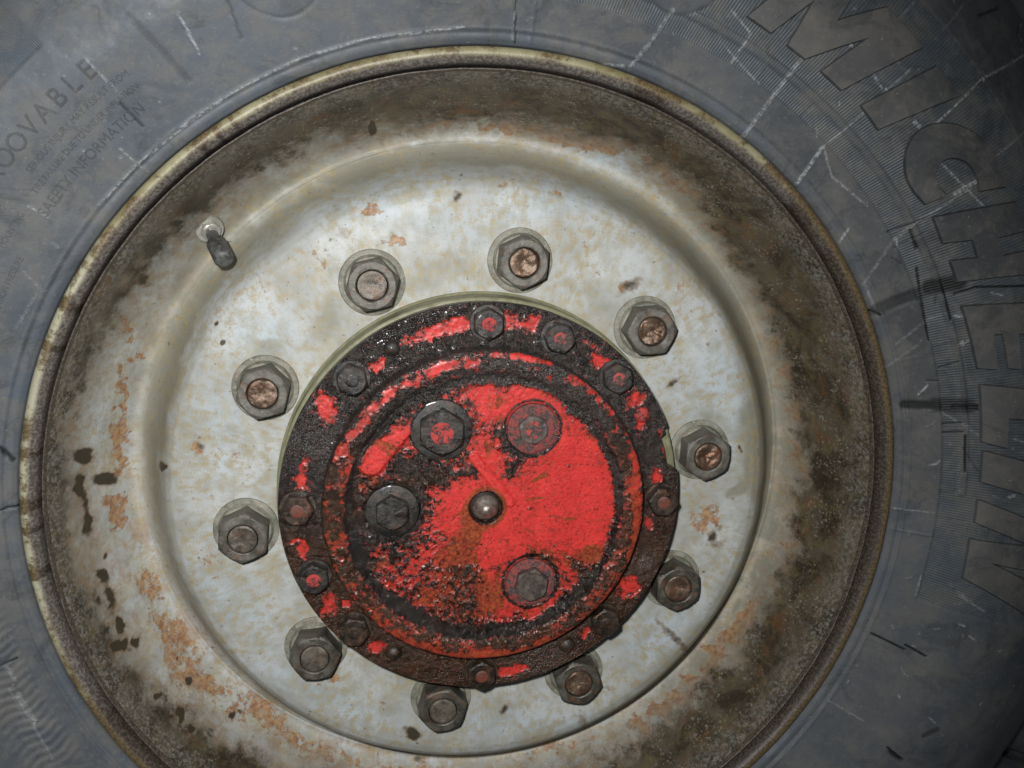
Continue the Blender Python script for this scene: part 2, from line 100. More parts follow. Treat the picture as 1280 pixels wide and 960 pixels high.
BROWN = [[-177.28,0.2769],[-165.73,0.2757],[-157.71,0.276],[-146.76,0.2752],[-136.52,0.2732],[-125.53,0.2724],[-64.33,0.2666],[-52.55,0.266],[-41.41,0.2666],[-30.28,0.267],[-18.4,0.2689],[-7.19,0.2656],[3.97,0.2623],[15.53,0.2608],[27.56,0.2602],[38.74,0.261],[50.82,0.2639],[60.38,0.2673],[71.67,0.2666],[83.0,0.2643],[93.43,0.2623],[107.49,0.2658],[117.41,0.2674],[127.58,0.2709],[136.45,0.2763],[144.78,0.2734],[154.07,0.2733],[163.9,0.2755],[172.99,0.2787]]
LETTERS = [["M",[[64.59,0.3595],[61.65,0.3589],[59.9,0.3878],[59.5,0.3587],[57.15,0.3586],[53.54,0.3918],[54.97,0.3593],[52.05,0.3593],[48.98,0.4128],[53.89,0.4134],[56.98,0.3862],[57.21,0.4174],[60.72,0.418]]],["I",[[49.36,0.3613],[46.26,0.3598],[43.34,0.4118],[46.79,0.4118]]],["C",[[36.46,0.3586],[36.6,0.3584],[36.88,0.3581],[37.3,0.3576],[37.87,0.357],[38.42,0.3566],[38.97,0.3566],[39.5,0.3568],[40.02,0.3572],[40.54,0.3581],[41.06,0.3594],[41.56,0.361],[42.06,0.363],[42.48,0.3652],[42.79,0.3676],[43.04,0.37],[43.21,0.3726],[43.3,0.3753],[43.32,0.3781],[43.27,0.381],[43.15,0.384],[42.97,0.3869],[42.73,0.3897],[42.41,0.3927],[42.03,0.3956],[41.62,0.3983],[41.18,0.4008],[40.72,0.403],[40.22,0.405],[39.71,0.4068],[39.18,0.4083],[38.65,0.4096],[38.09,0.4107],[37.54,0.4116],[37.01,0.4122],[36.5,0.4126],[35.99,0.4126],[35.51,0.4124],[35.04,0.4121],[34.6,0.4115],[34.17,0.4108],[33.85,0.4102],[33.63,0.4099],[33.52,0.4097],[34.64,0.392],[34.72,0.3921],[34.88,0.3925],[35.11,0.3929],[35.42,0.3936],[35.75,0.3941],[36.11,0.3944],[36.47,0.3945],[36.86,0.3945],[37.24,0.3942],[37.6,0.3935],[37.95,0.3926],[38.29,0.3912],[38.58,0.3898],[38.82,0.3884],[39.02,0.3869],[39.17,0.3852],[39.28,0.3836],[39.35,0.3819],[39.38,0.3804],[39.36,0.3788],[39.3,0.3773],[39.2,0.3759],[39.05,0.3745],[38.85,0.3732],[38.63,0.3722],[38.36,0.3713],[38.07,0.3707],[37.74,0.3703],[37.42,0.3702],[37.11,0.3703],[36.82,0.3706],[36.54,0.3711],[36.33,0.3716],[36.19,0.3718],[36.12,0.372]]],["H",[[34.69,0.359],[31.62,0.412],[28.72,0.4111],[29.52,0.3904],[27.55,0.3895],[26.62,0.4125],[24.21,0.4138],[26.9,0.3575],[29.37,0.3578],[28.48,0.3739],[30.53,0.3751],[31.64,0.3578]]],["E",[[23.99,0.3558],[16.53,0.357],[15.93,0.3692],[19.89,0.3704],[19.68,0.3763],[15.8,0.3764],[15.4,0.3849],[19.18,0.3867],[18.72,0.3964],[14.86,0.397],[14.25,0.4107],[21.12,0.4132]]],["L",[[14.52,0.3572],[11.65,0.4161],[8.73,0.418],[10.24,0.3738],[6.83,0.3732],[7.75,0.3565]]],["I",[[6.6,0.3574],[3.3,0.4216],[-0.25,0.4261],[2.94,0.3569]]],["N",[[0.71,0.3566],[-2.03,0.3567],[-4.26,0.4009],[-4.14,0.3556],[-8.9,0.357],[-13.42,0.4461],[-10.16,0.4443],[-6.54,0.3712],[-7.16,0.4326],[-3.47,0.432]]]]
SCUFF = [[[[0.0867,0.2934],[0.0963,0.3071],[0.1078,0.3268]],0.00175,0.6],[[[0.0825,0.2942],[0.067,0.2946]],0.00137,0.6],[[[0.0099,0.3062],[0.0097,0.3282]],0.00087,0.5],[[[0.1684,0.2567],[0.1863,0.2899],[0.1931,0.3019]],0.00246,0.55],[[[0.1915,0.3004],[0.2028,0.3219]],0.00071,0.4],[[[0.1669,0.2536],[0.1724,0.2638]],0.00273,0.4],[[[0.2067,0.2236],[0.2121,0.2353],[0.2173,0.2473]],0.00219,0.75],[[[0.2173,0.2473],[0.2501,0.2864],[0.2863,0.2659]],5e-05,0],[[[0.2173,0.2473],[0.2308,0.2612],[0.2504,0.2845],[0.2646,0.2983]],0.00071,0.6],[[[0.2864,0.2654],[0.3192,0.2951],[0.425,0.3388]],0.0012,0.9],[[[0.2768,0.254],[0.2864,0.2654]],0.00142,0.6],[[[0.269,0.3408],[0.287,0.3247],[0.3041,0.3397]],5e-05,0],[[[0.2432,0.3167],[0.2658,0.3405]],0.00055,0.5],[[[0.2869,0.3232],[0.3086,0.343]],0.00082,0.4],[[[0.1941,0.3285],[0.2106,0.3213]],0.0012,0.5],[[[0.2215,0.3113],[0.2291,0.3031]],0.00164,0.8],[[[0.2395,0.2938],[0.246,0.2863]],0.00142,0.7],[[[0.2494,0.2844],[0.2525,0.2816]],0.00219,0.9],[[[0.2589,0.2749],[0.2622,0.2711]],0.00164,0.9],[[[0.2711,0.2654],[0.2753,0.2625]],0.00219,0.9],[[[0.2451,0.326],[0.2511,0.3205]],5e-05,0],[[[0.2457,0.3192],[0.252,0.3254]],0.00142,0.8],[[[0.2209,0.2835],[0.2253,0.2914]],0.00131,0.8],[[[0.209,0.3212],[0.2118,0.3232]],0.00164,0.8],[[[0.1438,0.328],[0.1587,0.3149]],0.00077,0.7],[[[0.1587,0.3149],[0.1499,0.298]],0.00087,0.8],[[[0.1427,0.3085],[0.17,0.2857]],0.00066,0.5],[[[0.1652,0.3342],[0.1731,0.3323]],0.00098,0.6],[[[0.2747,0.1883],[0.283,0.1985],[0.2915,0.2052]],0.00164,0.5],[[[0.2759,0.1873],[0.2872,0.2024],[0.3166,0.2245]],0.00077,0.6],[[[0.3067,0.2205],[0.3199,0.2292]],0.00273,0.8],[[[0.3199,0.2292],[0.332,0.2452],[0.3571,0.2625]],0.00071,0.5],[[[0.2942,0.2398],[0.3048,0.2308],[0.33,0.2107]],0.00082,0.7],[[[0.2419,0.1852],[0.2452,0.1942]],0.00186,0.6],[[[0.2747,0.1883],[0.2625,0.1569]],0.00191,0.3],[[[0.2762,0.1884],[0.2778,0.1852]],0.00164,0.9],[[[0.2625,0.1569],[0.2727,0.1402]],0.00164,0.35],[[[0.2181,0.2483],[0.2271,0.2295],[0.2537,0.2103]],0.00087,0.5],[[[0.333,0.2108],[0.3391,0.2109]],0.00328,0.5],[[[0.3224,0.1377],[0.3291,0.1364],[0.3373,0.1243]],0.00164,0.7],[[[0.3373,0.1243],[0.3311,0.1171]],0.00131,0.7],[[[0.3397,0.1216],[0.3448,0.1156]],0.00219,0.7],[[[0.3273,0.138],[0.3336,0.144]],0.00109,0.5],[[[0.3282,0.1163],[0.3302,0.1193]],0.00164,0.9],[[[0.3415,0.1148],[0.3437,0.119]],0.00164,0.9],[[[0.3567,0.142],[0.3605,0.1454]],0.00164,0.9],[[[0.3487,0.1277],[0.3511,0.13]],0.00164,0.6],[[[0.3425,0.1549],[0.351,0.1529]],0.00109,0.7],[[[0.3094,0.0788],[0.3142,0.0863]],0.00109,0.9],[[[0.3144,0.0684],[0.321,0.0678]],0.00164,0.5],[[[0.3261,0.0676],[0.3515,0.0521]],0.00066,0.5],[[[0.3429,0.0586],[0.3447,0.0569]],0.00164,0.8],[[[0.3774,0.0075],[0.3806,0.0088]],0.00219,0.7],[[[0.3758,0.0505],[0.3817,0.0489]],0.00077,0.5],[[[0.3036,-0.0084],[0.3314,-0.009]],0.00066,0.6],[[[0.3241,-0.0732],[0.3262,-0.0576]],0.00066,0.6],[[[0.3501,-0.0684],[0.3603,-0.0748],[0.3708,-0.0807]],0.0012,0.5],[[[0.3516,-0.0676],[0.3595,-0.073]],0.00219,0.35],[[[0.3533,-0.0913],[0.3569,-0.0924]],0.00131,0.8],[[[0.3611,-0.0998],[0.3663,-0.104]],0.00098,0.8],[[[0.3659,0.0083],[0.3779,0.0039]],0.00055,0.3],[[[0.3373,-0.165],[0.3419,-0.1693]],0.00077,0.7],[[[0.2675,-0.1605],[0.2916,-0.1726]],0.00087,0.35],[[[0.2902,0.115],[0.3062,0.1338],[0.3171,0.1391]],0.00186,0.22],[[[0.2815,0.0916],[0.3043,0.1163]],0.00164,0.2],[[[0.2917,-0.1655],[0.3107,-0.1719]],5e-05,0],[[[-0.188,0.3084],[-0.1778,0.2868]],0.00087,0.9],[[[-0.2391,0.2808],[-0.2307,0.2702],[-0.2252,0.2631]],0.00071,0.5],[[[-0.2267,0.2316],[-0.2193,0.2231],[-0.2127,0.2181]],0.00098,0.5],[[[-0.2415,0.1976],[-0.219,0.2222],[-0.1978,0.24],[-0.1636,0.2653],[-0.1377,0.2799],[-0.1185,0.2892],[-0.0795,0.3023],[-0.0212,0.3118]],0.00066,0.75],[[[-0.1929,0.2449],[-0.1617,0.2667],[-0.1377,0.2799]],0.00066,0.8],[[[-0.2786,0.1961],[-0.2694,0.1896]],0.00098,0.6],[[[-0.273,0.1761],[-0.2655,0.1712]],0.00109,0.3],[[[-0.2856,0.1567],[-0.2771,0.1439]],0.00087,0.3],[[[-0.3134,-0.1017],[-0.3093,-0.1107]],0.00219,0.3],[[[-0.3078,-0.1217],[-0.2992,-0.1424]],0.00328,0.35],[[[-0.3001,-0.1422],[-0.2889,-0.1688]],0.00137,0.25],[[[-0.3129,-0.1152],[-0.3045,-0.1384]],0.00109,0.2],[[[-0.3125,0.0041],[-0.3041,0.0028]],0.00066,0.4],[[[-0.2937,0.1219],[-0.2788,0.1465]],0.00137,0.2],[[[-0.267,-0.1218],[-0.2657,-0.1239]],0.00109,0.6],[[[0.2327,-0.2132],[0.2647,-0.1578],[0.2851,-0.1201]],0.00055,0.1]]
CUTS = [[[[0.2735,0.1385],[0.2843,0.1451],[0.3022,0.1541],[0.3073,0.1567]],0.00601,0.5],[[[0.2699,0.1383],[0.2777,0.1353]],0.00109,0.9],[[[0.3041,0.1565],[0.3205,0.1607]],0.00765,0.75],[[[0.3203,0.1618],[0.3393,0.1734],[0.3506,0.1792],[0.3675,0.1821]],0.00142,1.3],[[[0.3224,0.1635],[0.3305,0.1677]],0.00273,1.0],[[[0.3228,0.1613],[0.335,0.1667],[0.3454,0.1693]],0.00066,0.9],[[[0.3195,0.1528],[0.331,0.1584],[0.3706,0.1604]],0.00066,1.2],[[[0.3058,0.1594],[0.3096,0.1455]],0.00066,0.5],[[[0.3032,0.0706],[0.3245,0.0717]],0.00492,0.7],[[[0.3214,0.072],[0.3419,0.0728]],0.00765,0.6],[[[0.3336,0.072],[0.3509,0.0729]],0.00273,1.0],[[[0.3484,0.0727],[0.3895,0.0765]],0.00098,1.5],[[[0.2831,0.1958],[0.2902,0.1836]],0.00087,0.9],[[[0.2931,0.1699],[0.3097,0.1195]],0.00077,1.0],[[[0.3092,0.1624],[0.3204,0.1348]],0.00087,1.0],[[[0.2697,0.1936],[0.2918,0.2042]],0.00077,0.6],[[[0.3195,0.0998],[0.3306,0.1054]],0.00066,0.6],[[[0.3283,0.0588],[0.3391,0.0606]],0.00066,0.7],[[[0.3292,0.0523],[0.341,0.0542]],0.00066,0.7],[[[0.343,0.0514],[0.3465,0.0246]],0.00087,0.9],[[[0.2964,-0.1061],[0.3186,-0.1153]],0.00098,1.0],[[[0.319,-0.1117],[0.3324,-0.1183]],0.00098,1.1],[[[0.3083,-0.1902],[0.3302,-0.2072]],0.00087,1.1],[[[0.3343,-0.1797],[0.3441,-0.1743]],0.00273,0.4],[[[0.3137,0.0899],[0.3206,0.0904]],0.00055,0.6],[[[-0.3168,-0.0999],[-0.308,-0.097]],0.00077,1.0],[[[-0.3095,0.0449],[-0.3035,0.0361]],0.00219,0.7],[[[-0.3125,0.0041],[-0.303,0.0053]],0.00077,1.0],[[[-0.2238,0.2575],[-0.2183,0.2503],[-0.2133,0.2447]],0.00087,0.7],[[[-0.1601,0.3169],[-0.1575,0.3087],[-0.1539,0.2971]],0.00087,0.4],[[[-0.2148,0.3044],[-0.1992,0.2887],[-0.1857,0.2723]],0.00273,0.25],[[[0.3551,0.0254],[0.3427,0.0424]],0.00044,0.4],[[[0.0097,0.3282],[0.0116,0.3044]],0.00049,0.8],[[[0.283,0.1721],[0.2762,0.1763]],0.00055,0.4],[[[0.3233,0.3373],[0.3487,0.3463]],0.0012,0.7]]

# ------------------------------------------------------------------ objects
def link(name, me, mat, parent, loc=(0, 0, 0)):
    o = bpy.data.objects.new(name, me); scene.collection.objects.link(o)
    o.parent = parent; o.location = loc
    if mat and not me.materials: me.materials.append(mat)
    return o
def np_mesh(name, V, F, attrs=None, sharp=None):
    me = bpy.data.meshes.new(name); n = len(F); k = F.shape[1]
    me.vertices.add(len(V)); me.vertices.foreach_set('co', V.astype(np.float32).ravel())
    me.loops.add(n * k); me.loops.foreach_set('vertex_index', F.astype(np.int32).ravel())
    me.polygons.add(n); me.polygons.foreach_set('loop_start', np.arange(0, n * k, k, dtype=np.int32))
    me.update(calc_edges=True); me.polygons.foreach_set('use_smooth', np.ones(n, bool))
    for a, v in (attrs or {}).items():
        at = me.attributes.new(a, 'FLOAT', 'POINT'); at.data.foreach_set('value', v.astype(np.float32).ravel())
    if sharp: me.set_sharp_from_angle(angle=math.radians(sharp))
    me.update(); return me
def grid_faces(nr, nt):
    i = np.arange(nr - 1)[:, None]; j = np.arange(nt)[None, :]; j2 = (j + 1) % nt
    # outward (towards +z) with radius growing along rows and angle growing along columns
    return np.stack([i * nt + j, (i + 1) * nt + j, (i + 1) * nt + j2, i * nt + j2], -1).reshape(-1, 4)
def polar(name, R, TH, zfun, attrs=None, sharp=None):
    """R (nr) or (nr,nt), TH (nt); zfun(r,th,x,y) -> z, attrs"""
    TH = np.asarray(TH); R = np.asarray(R)
    if R.ndim == 1: R = np.repeat(R[:, None], len(TH), 1)
    T = np.repeat(TH[None, :], R.shape[0], 0); X = R * np.cos(T); Y = R * np.sin(T)
    Z, at = zfun(R, T, X, Y)
    return np_mesh(name, np.stack([X, Y, Z], -1).reshape(-1, 3), grid_faces(*R.shape), at, sharp)
def lathe(name, prof, nt=96, jitter=None, sharp=35):
    """prof: list of (r,z) from the centre outwards/downwards"""
    TH = np.arange(nt) * 2 * PI / nt; P = np.array(prof)
    R = np.repeat(P[:, :1], nt, 1); Z = np.repeat(P[:, 1:], nt, 1); T = np.repeat(TH[None], len(P), 0)
    X = R * np.cos(T); Y = R * np.sin(T)
    if jitter is not None: Z = Z + jitter(X, Y, R)
    return np_mesh(name, np.stack([X, Y, Z], -1).reshape(-1, 3), grid_faces(len(P), nt), None, sharp)
def hexhead(name, af, z0, z1, bore=0., bore_depth=.0, cham=.95, seed=0, rough=.0002, dome=0., collar=None):
    """hexagonal nut or bolt head, chamfered, slightly battered; collar = (radius, height) of a washer face under it"""
    nt = 72; TH = np.arange(nt) * 2 * PI / nt
    Rh = (af / 2) / np.cos((TH + PI / 6) % (PI / 3) - PI / 6)
    Rh = np.minimum(Rh, af / 2 / math.cos(PI / 6) * .985)
    rc = af / 2 * cham; rows = []
    if bore > 0:
        rows += [(np.full(nt, bore * .98), z1 - bore_depth), (np.full(nt, bore), z1 - .0006), (np.full(nt, bore + .0008), z1)]
        rows += [(np.full(nt, bore + (rc - bore) * .5), z1)]
    else:
        rows += [(np.full(nt, 1e-5), z1 - dome * 0), (np.full(nt, rc * .3), z1 + dome * .9), (np.full(nt, rc * .46), z1 + dome * .9), (np.full(nt, rc * .5), z1), (np.full(nt, rc * .8), z1)]
    rows += [(np.full(nt, rc), z1)]
    for dz in (.0006, .0013, .0022, .0034):
        rows += [(np.minimum(Rh, rc + dz * 1.5), z1 - dz)]
    rows += [(Rh, z1 - .0045), (Rh, (z0 + z1) / 2), (Rh, z0 + .0003)]
    if collar:
        rows += [(np.full(nt, collar[0] * .98), z0 + collar[1]), (np.full(nt, collar[0]), z0 + collar[1] * .7), (np.full(nt, collar[0]), z0)]
        rows[-4] = (Rh, z0 + collar[1])
    R = np.array([a for a, b in rows]); Z = np.array([np.full(nt, b) for a, b in rows]); T = np.repeat(TH[None], len(rows), 0)
    X = R * np.cos(T); Y = R * np.sin(T)
    k = fbm(X + seed * .37, Y + Z, 260, 3, 40) - .5; k2 = fbm(X + Z + seed, Y, 330, 3, 44) - .5
    Z = Z + k * rough * 2 * (R > bore * 1.05); X = X * (1 + k2 * rough * 60 * .5); Y = Y * (1 + k2 * rough * 60 * .5)
    return np_mesh(name, np.stack([X, Y, Z], -1).reshape(-1, 3), grid_faces(*R.shape), None, 28)

# ------------------------------------------------------------------ materials
class G:
    def __init__(s, name):
        s.m = bpy.data.materials.new(name); s.m.use_nodes = True; s.t = s.m.node_tree; s.N = s.t.nodes; s.N.clear()
        s.out = s.N.new('ShaderNodeOutputMaterial'); s.b = s.N.new('ShaderNodeBsdfPrincipled'); s.t.links.new(s.b.outputs[0], s.out.inputs[0])
        s.co = s.N.new('ShaderNodeTexCoord').outputs['Object']
    def put(s, sock, v):
        if isinstance(v, bpy.types.NodeSocket): s.t.links.new(v, sock)
        elif isinstance(v, tuple) and len(v) == 3 and sock.type == 'RGBA': sock.default_value = (*v, 1)
        else: sock.default_value = v
    def attr(s, n):
        a = s.N.new('ShaderNodeAttribute'); a.attribute_name = n; return a.outputs['Fac']
    def noise(s, scale, detail=4, rough=.55, dist=0., co=None):
        n = s.N.new('ShaderNodeTexNoise'); s.put(n.inputs['Vector'], co or s.co); n.inputs['Scale'].default_value = scale
        n.inputs['Detail'].default_value = detail; n.inputs['Roughness'].default_value = rough; n.inputs['Distortion'].default_value = dist
        return n.outputs[0]
    def vor(s, scale, feat='F1', co=None, rnd=1.):
        n = s.N.new('ShaderNodeTexVoronoi'); n.feature = feat; s.put(n.inputs['Vector'], co or s.co); n.inputs['Scale'].default_value = scale
        n.inputs['Randomness'].default_value = rnd; return n.outputs['Distance']
    def m2(s, op, a, b=0., c=0.):
        n = s.N.new('ShaderNodeMath'); n.operation = op
        s.put(n.inputs[0], a); s.put(n.inputs[1], b)
        if op in ('MULTIPLY_ADD', 'SMOOTH_MIN', 'COMPARE'): s.put(n.inputs[2], c)
        return n.outputs[0]
    def step(s, v, a, b, lo=0., hi=1.):
        n = s.N.new('ShaderNodeMapRange'); n.interpolation_type = 'SMOOTHSTEP'; s.put(n.inputs[0], v)
        for i, q in enumerate((a, b, lo, hi)): s.put(n.inputs[1 + i], q)
        return n.outputs[0]
    def mix(s, f, a, b, mode='MIX'):
        n = s.N.new('ShaderNodeMix'); n.data_type = 'RGBA'; n.blend_type = mode; n.clamp_factor = True
        s.put(n.inputs[0], f); s.put(n.inputs[6], a); s.put(n.inputs[7], b); return n.outputs[2]
    def fm(s, f, a, b):
        n = s.N.new('ShaderNodeMix'); n.data_type = 'FLOAT'; s.put(n.inputs[0], f); s.put(n.inputs[2], a); s.put(n.inputs[3], b); return n.outputs[0]
    def bump(s, h, dist, strength=1., prev=None):
        n = s.N.new('ShaderNodeBump'); s.put(n.inputs['Height'], h); n.inputs['Distance'].default_value = dist; s.put(n.inputs['Strength'], strength)
        if prev: s.put(n.inputs['Normal'], prev)
        return n.outputs[0]
    def scaled(s, v):
        n = s.N.new('ShaderNodeMapping'); n.inputs['Scale'].default_value = v; s.put(n.inputs['Vector'], s.co); return n.outputs[0]
    def done(s, col, rough, nor=None, metal=0., spec=.5, coat=None):
        s.put(s.b.inputs['Base Color'], col); s.put(s.b.inputs['Roughness'], rough); s.put(s.b.inputs['Metallic'], metal)
        s.put(s.b.inputs['Specular IOR Level'], spec)
        if nor: s.put(s.b.inputs['Normal'], nor)
        if coat is not None: s.put(s.b.inputs['Coat Weight'], coat); s.b.inputs['Coat Roughness'].default_value = .12
        return s.m

def mat_disc():
    g = G('worn_silver_grey_paint')
    n1 = g.noise(14, 4); n2 = g.noise(60, 5, .6); n3 = g.noise(240, 4, .65); n4 = g.noise(900, 3, .6)
    col = g.mix(g.step(n1, .35, .65), (.36, .368, .352), (.49, .515, .51))
    col = g.mix(g.m2('MULTIPLY', g.attr('blue'), .8), col, (.45, .53, .585))
    col = g.mix(g.m2('MULTIPLY', g.step(g.noise(42, 8, .74), .42, .64), .6), col, (.265, .26, .205))
    col = g.mix(g.m2('MULTIPLY', g.step(g.noise(60, 7, .75, co=g.scaled((1.3, .7, 1))), .50, .62), .45), col, (.38, .34, .22))
    wv = g.m2('ADD', g.attr('film'), g.m2('MULTIPLY', g.m2('SUBTRACT', n2, .5), .8))
    col = g.mix(g.step(wv, .15, .9, 0, .78), col, (.215, .205, .15))
    # cream and pinkish chalking in the rim well
    col = g.mix(g.m2('MULTIPLY', g.attr('cream'), g.step(g.noise(48, 6, .7, .4), .44, .60, 0, .75)), col, (.45, .42, .345))
    col = g.mix(g.m2('MULTIPLY', g.attr('cream'), g.step(g.noise(57, 6, .7, .4, co=g.scaled((1.1, 1, 1))), .50, .62, 0, .7)), col, (.36, .27, .215))
    # ochre freckles
    fr = g.m2('MULTIPLY', g.step(g.noise(170, 7, .8), .48, .58), g.step(g.noise(24, 5, .6), .40, .53))
    col = g.mix(g.m2('MULTIPLY', fr, .62), col, (.36, .28, .14))
    wr = g.m2('ADD', g.m2('MULTIPLY', g.attr('rust'), 1.35), g.m2('MULTIPLY', g.m2('SUBTRACT', g.noise(130, 7, .72, .3), .5), 2.6))
    rc = g.mix(g.step(n3, .35, .65), (.24, .10, .04), (.44, .26, .12))
    col = g.mix(g.step(wr, .42, .62, 0, .85), col, rc)
    col = g.mix(g.step(g.noise(200, 6, .7), .635, .675, 0, .75), col, (.09, .075, .055))
    # oily brown band towards the rim lip
    bw = g.m2('ADD', g.m2('ADD', g.attr('brown'), .55), g.m2('MULTIPLY', g.m2('SUBTRACT', g.noise(60, 9, .74), .5), 3.5))
    bcol = g.mix(g.step(g.noise(34, 6, .7, .6), .38, .62), (.036, .028, .017), (.105, .086, .060))
    bcol = g.mix(g.step(g.noise(70, 6, .7, .3), .5, .68, 0, .6), bcol, (.15, .12, .05))
    bcol = g.mix(g.step(g.noise(50, 6, .7, .5, co=g.scaled((1, 1, 1.3))), .53, .68, 0, .7), bcol, (.135, .066, .030))
    bcol = g.mix(g.m2('MULTIPLY', g.step(g.noise(420, 4, .75), .53, .66), g.step(g.noise(45, 4, .6), .42, .6)), bcol, (.27, .25, .21))
    bcol = g.mix(g.m2('MULTIPLY', g.attr('mid'), g.step(n2, .3, .6, .3, .85)), bcol, (.020, .015, .009))
    bcol = g.mix(g.m2('MULTIPLY', g.attr('lip'), g.step(g.noise(300, 5, .8), .45, .62, 0, .8)), bcol, (.22, .21, .19))
    bf = g.step(bw, .05, .9)
    col = g.mix(g.step(bw, -1.1, .5, 0, .72), col, g.mix(g.step(n2, .4, .6), (.17, .155, .125), (.27, .25, .215)))
    fringe = g.m2('MULTIPLY', g.step(bw, -.8, .1), g.step(g.noise(70, 7, .75, .5, co=g.scaled((1, 1.2, 1))), .47, .58, 0, .6))
    col = g.mix(fringe, col, g.mix(g.step(n3, .4, .6), (.19, .115, .06), (.28, .21, .12)))
    col = g.mix(bf, col, bcol)
    sp = g.m2('ADD', g.attr('spot'), g.m2('MULTIPLY', g.m2('SUBTRACT', g.noise(160, 5, .65), .5), 1.2))
    col = g.mix(g.step(sp, .06, .42, 0, .55), col, (.17, .105, .05))
    col = g.mix(g.step(sp,   .34, .80, 0, .92), col, g.mix(n3, (.018, .013, .007), (.055, .045, .028)))
    col = g.mix(g.attr('seam'), col, (.03, .028, .022))
    rough = g.fm(bf, g.step(n2, .3, .7, .42, .6), g.step(g.noise(80, 4), .3, .7, .26, .5))
    h = g.m2('ADD', g.m2('MULTIPLY', n3, .5), g.m2('MULTIPLY', n4, .35))
    nor = g.bump(h, .0006, g.fm(bf, .22, .75))
    nor = g.bump(g.m2('MULTIPLY', g.step(wr, .40, .62), -1.), .0003, .6, nor)
    return g.done(col, rough, nor, spec=g.fm(bf, .35, .55))

def mat_tar(name, ring=False, flange=False):
    g = G(name)
    n2 = g.noise(170, 5, .6); n3 = g.noise(560, 4, .62); n4 = g.noise(1500, 3, .7); nl = g.noise(270, 3, .5)
    red = g.mix(g.step(g.noise(45, 4), .3, .7), (.50, .020, .017), (.64, .034, .028))
    red = g.mix(g.step(n2, .5, .75, 0, .35), red, (.42, .03, .03))
    red = g.mix(g.step(n4, .52, .68, 0, .5), red, (.80, .20, .19))  # pale pink speckle, specular haze painted into the red
    red = g.mix(g.step(g.noise(120, 6, .7, 1., co=g.scaled((.5, 2.2, 1))), .55, .7, 0, .5), red, (.36, .02, .018))
    film = g.step(g.m2('ADD', g.attr('film'), g.m2('MULTIPLY', g.m2('SUBTRACT', g.noise(110, 6, .65), .5), 1.0)), .25, .85)
    filmc = g.mix(g.step(n3, .35, .65), (.17, .035, .015), (.33, .075, .028))
    red = g.mix(film, red, filmc)
    ta = g.m2('ADD', g.attr('tar'), g.m2('MULTIPLY', g.m2('SUBTRACT', g.noise(330, 7, .75, .3), .5), 2.9))
    tf = g.step(ta, .44, .66)
    red = g.mix(g.step(ta, .02, .50, 0, .8), red, g.mix(g.step(n3, .35, .65), (.12, .014, .008), (.30, .035, .02)))
    tc = g.mix(g.step(n2, .35, .7), (.005, .0035, .0025), (.024, .017, .011))
    tc = g.mix(g.m2('MULTIPLY', g.attr('oil'), g.step(g.noise(60, 5, .65), .3, .7, .3, 1.)), tc, (.060, .026, .010))
    tc = g.mix(g.m2('MULTIPLY', g.attr('grey_speck'), g.step(n4, .48, .6, 0., 1.)), tc, (.16, .155, .15))  # fine grey speckle over the tar, denser towards the top
    col = g.mix(tf, red, tc)
    # gritty soot specks lying on the clean paint
    col = g.mix(g.step(g.noise(520, 4, .7), .58, .65, 0, .8), col, (.05, .012, .01))
    rough = g.fm(tf, g.fm(film, .42, .3), g.step(n2, .3, .7, .09, .27))
    h = g.m2('ADD', g.m2('MULTIPLY', n3, .55), g.m2('MULTIPLY', n4, .10))
    nor = g.bump(g.m2('ADD', h, g.m2('MULTIPLY', nl, .9)), .0034, g.fm(tf, .09, .95))
    return g.done(col, rough, nor, spec=g.fm(tf, .45, .5), coat=g.fm(tf, .08, .10))

def mat_iron(name, c1, c2, rust=.3, rough=(.35, .6), metal=.35, oily=0.):
    g = G(name); oi = g.N.new('ShaderNodeObjectInfo'); add = g.N.new('ShaderNodeVectorMath'); add.operation = 'ADD'
    sc = g.N.new('ShaderNodeVectorMath'); sc.operation = 'SCALE'; g.put(sc.inputs[0], oi.outputs['Random']); sc.inputs['Scale'].default_value = 9.
    g.put(add.inputs[0], g.co); g.put(add.inputs[1], sc.outputs[0]); co = add.outputs[0]
    n1 = g.noise(90, 5, .65, co=co); n2 = g.noise(420, 5, .7, co=co); n3 = g.noise(1300, 3, .7, co=co)
    col = g.mix(g.step(n1, .35, .65), c1, c2)
    col = g.mix(g.step(n2, .56, .72, 0, .7), col, tuple(min(1, x * 1.8) for x in c2))
    col = g.mix(g.step(n2, .30, .42, .7, 0), col, tuple(x * .35 for x in c1))
    col = g.mix(g.step(g.noise(150, 5, .7, .4, co=co), .52, .66, 0, rust), col, (.20, .085, .045))
    nor = g.bump(g.m2('ADD', n2, g.m2('MULTIPLY', n3, .5)), .0005, .7 if not oily else 1.)
    return g.done(col, g.step(n1, .3, .7, *rough), nor, metal=metal, spec=.5, coat=oily)

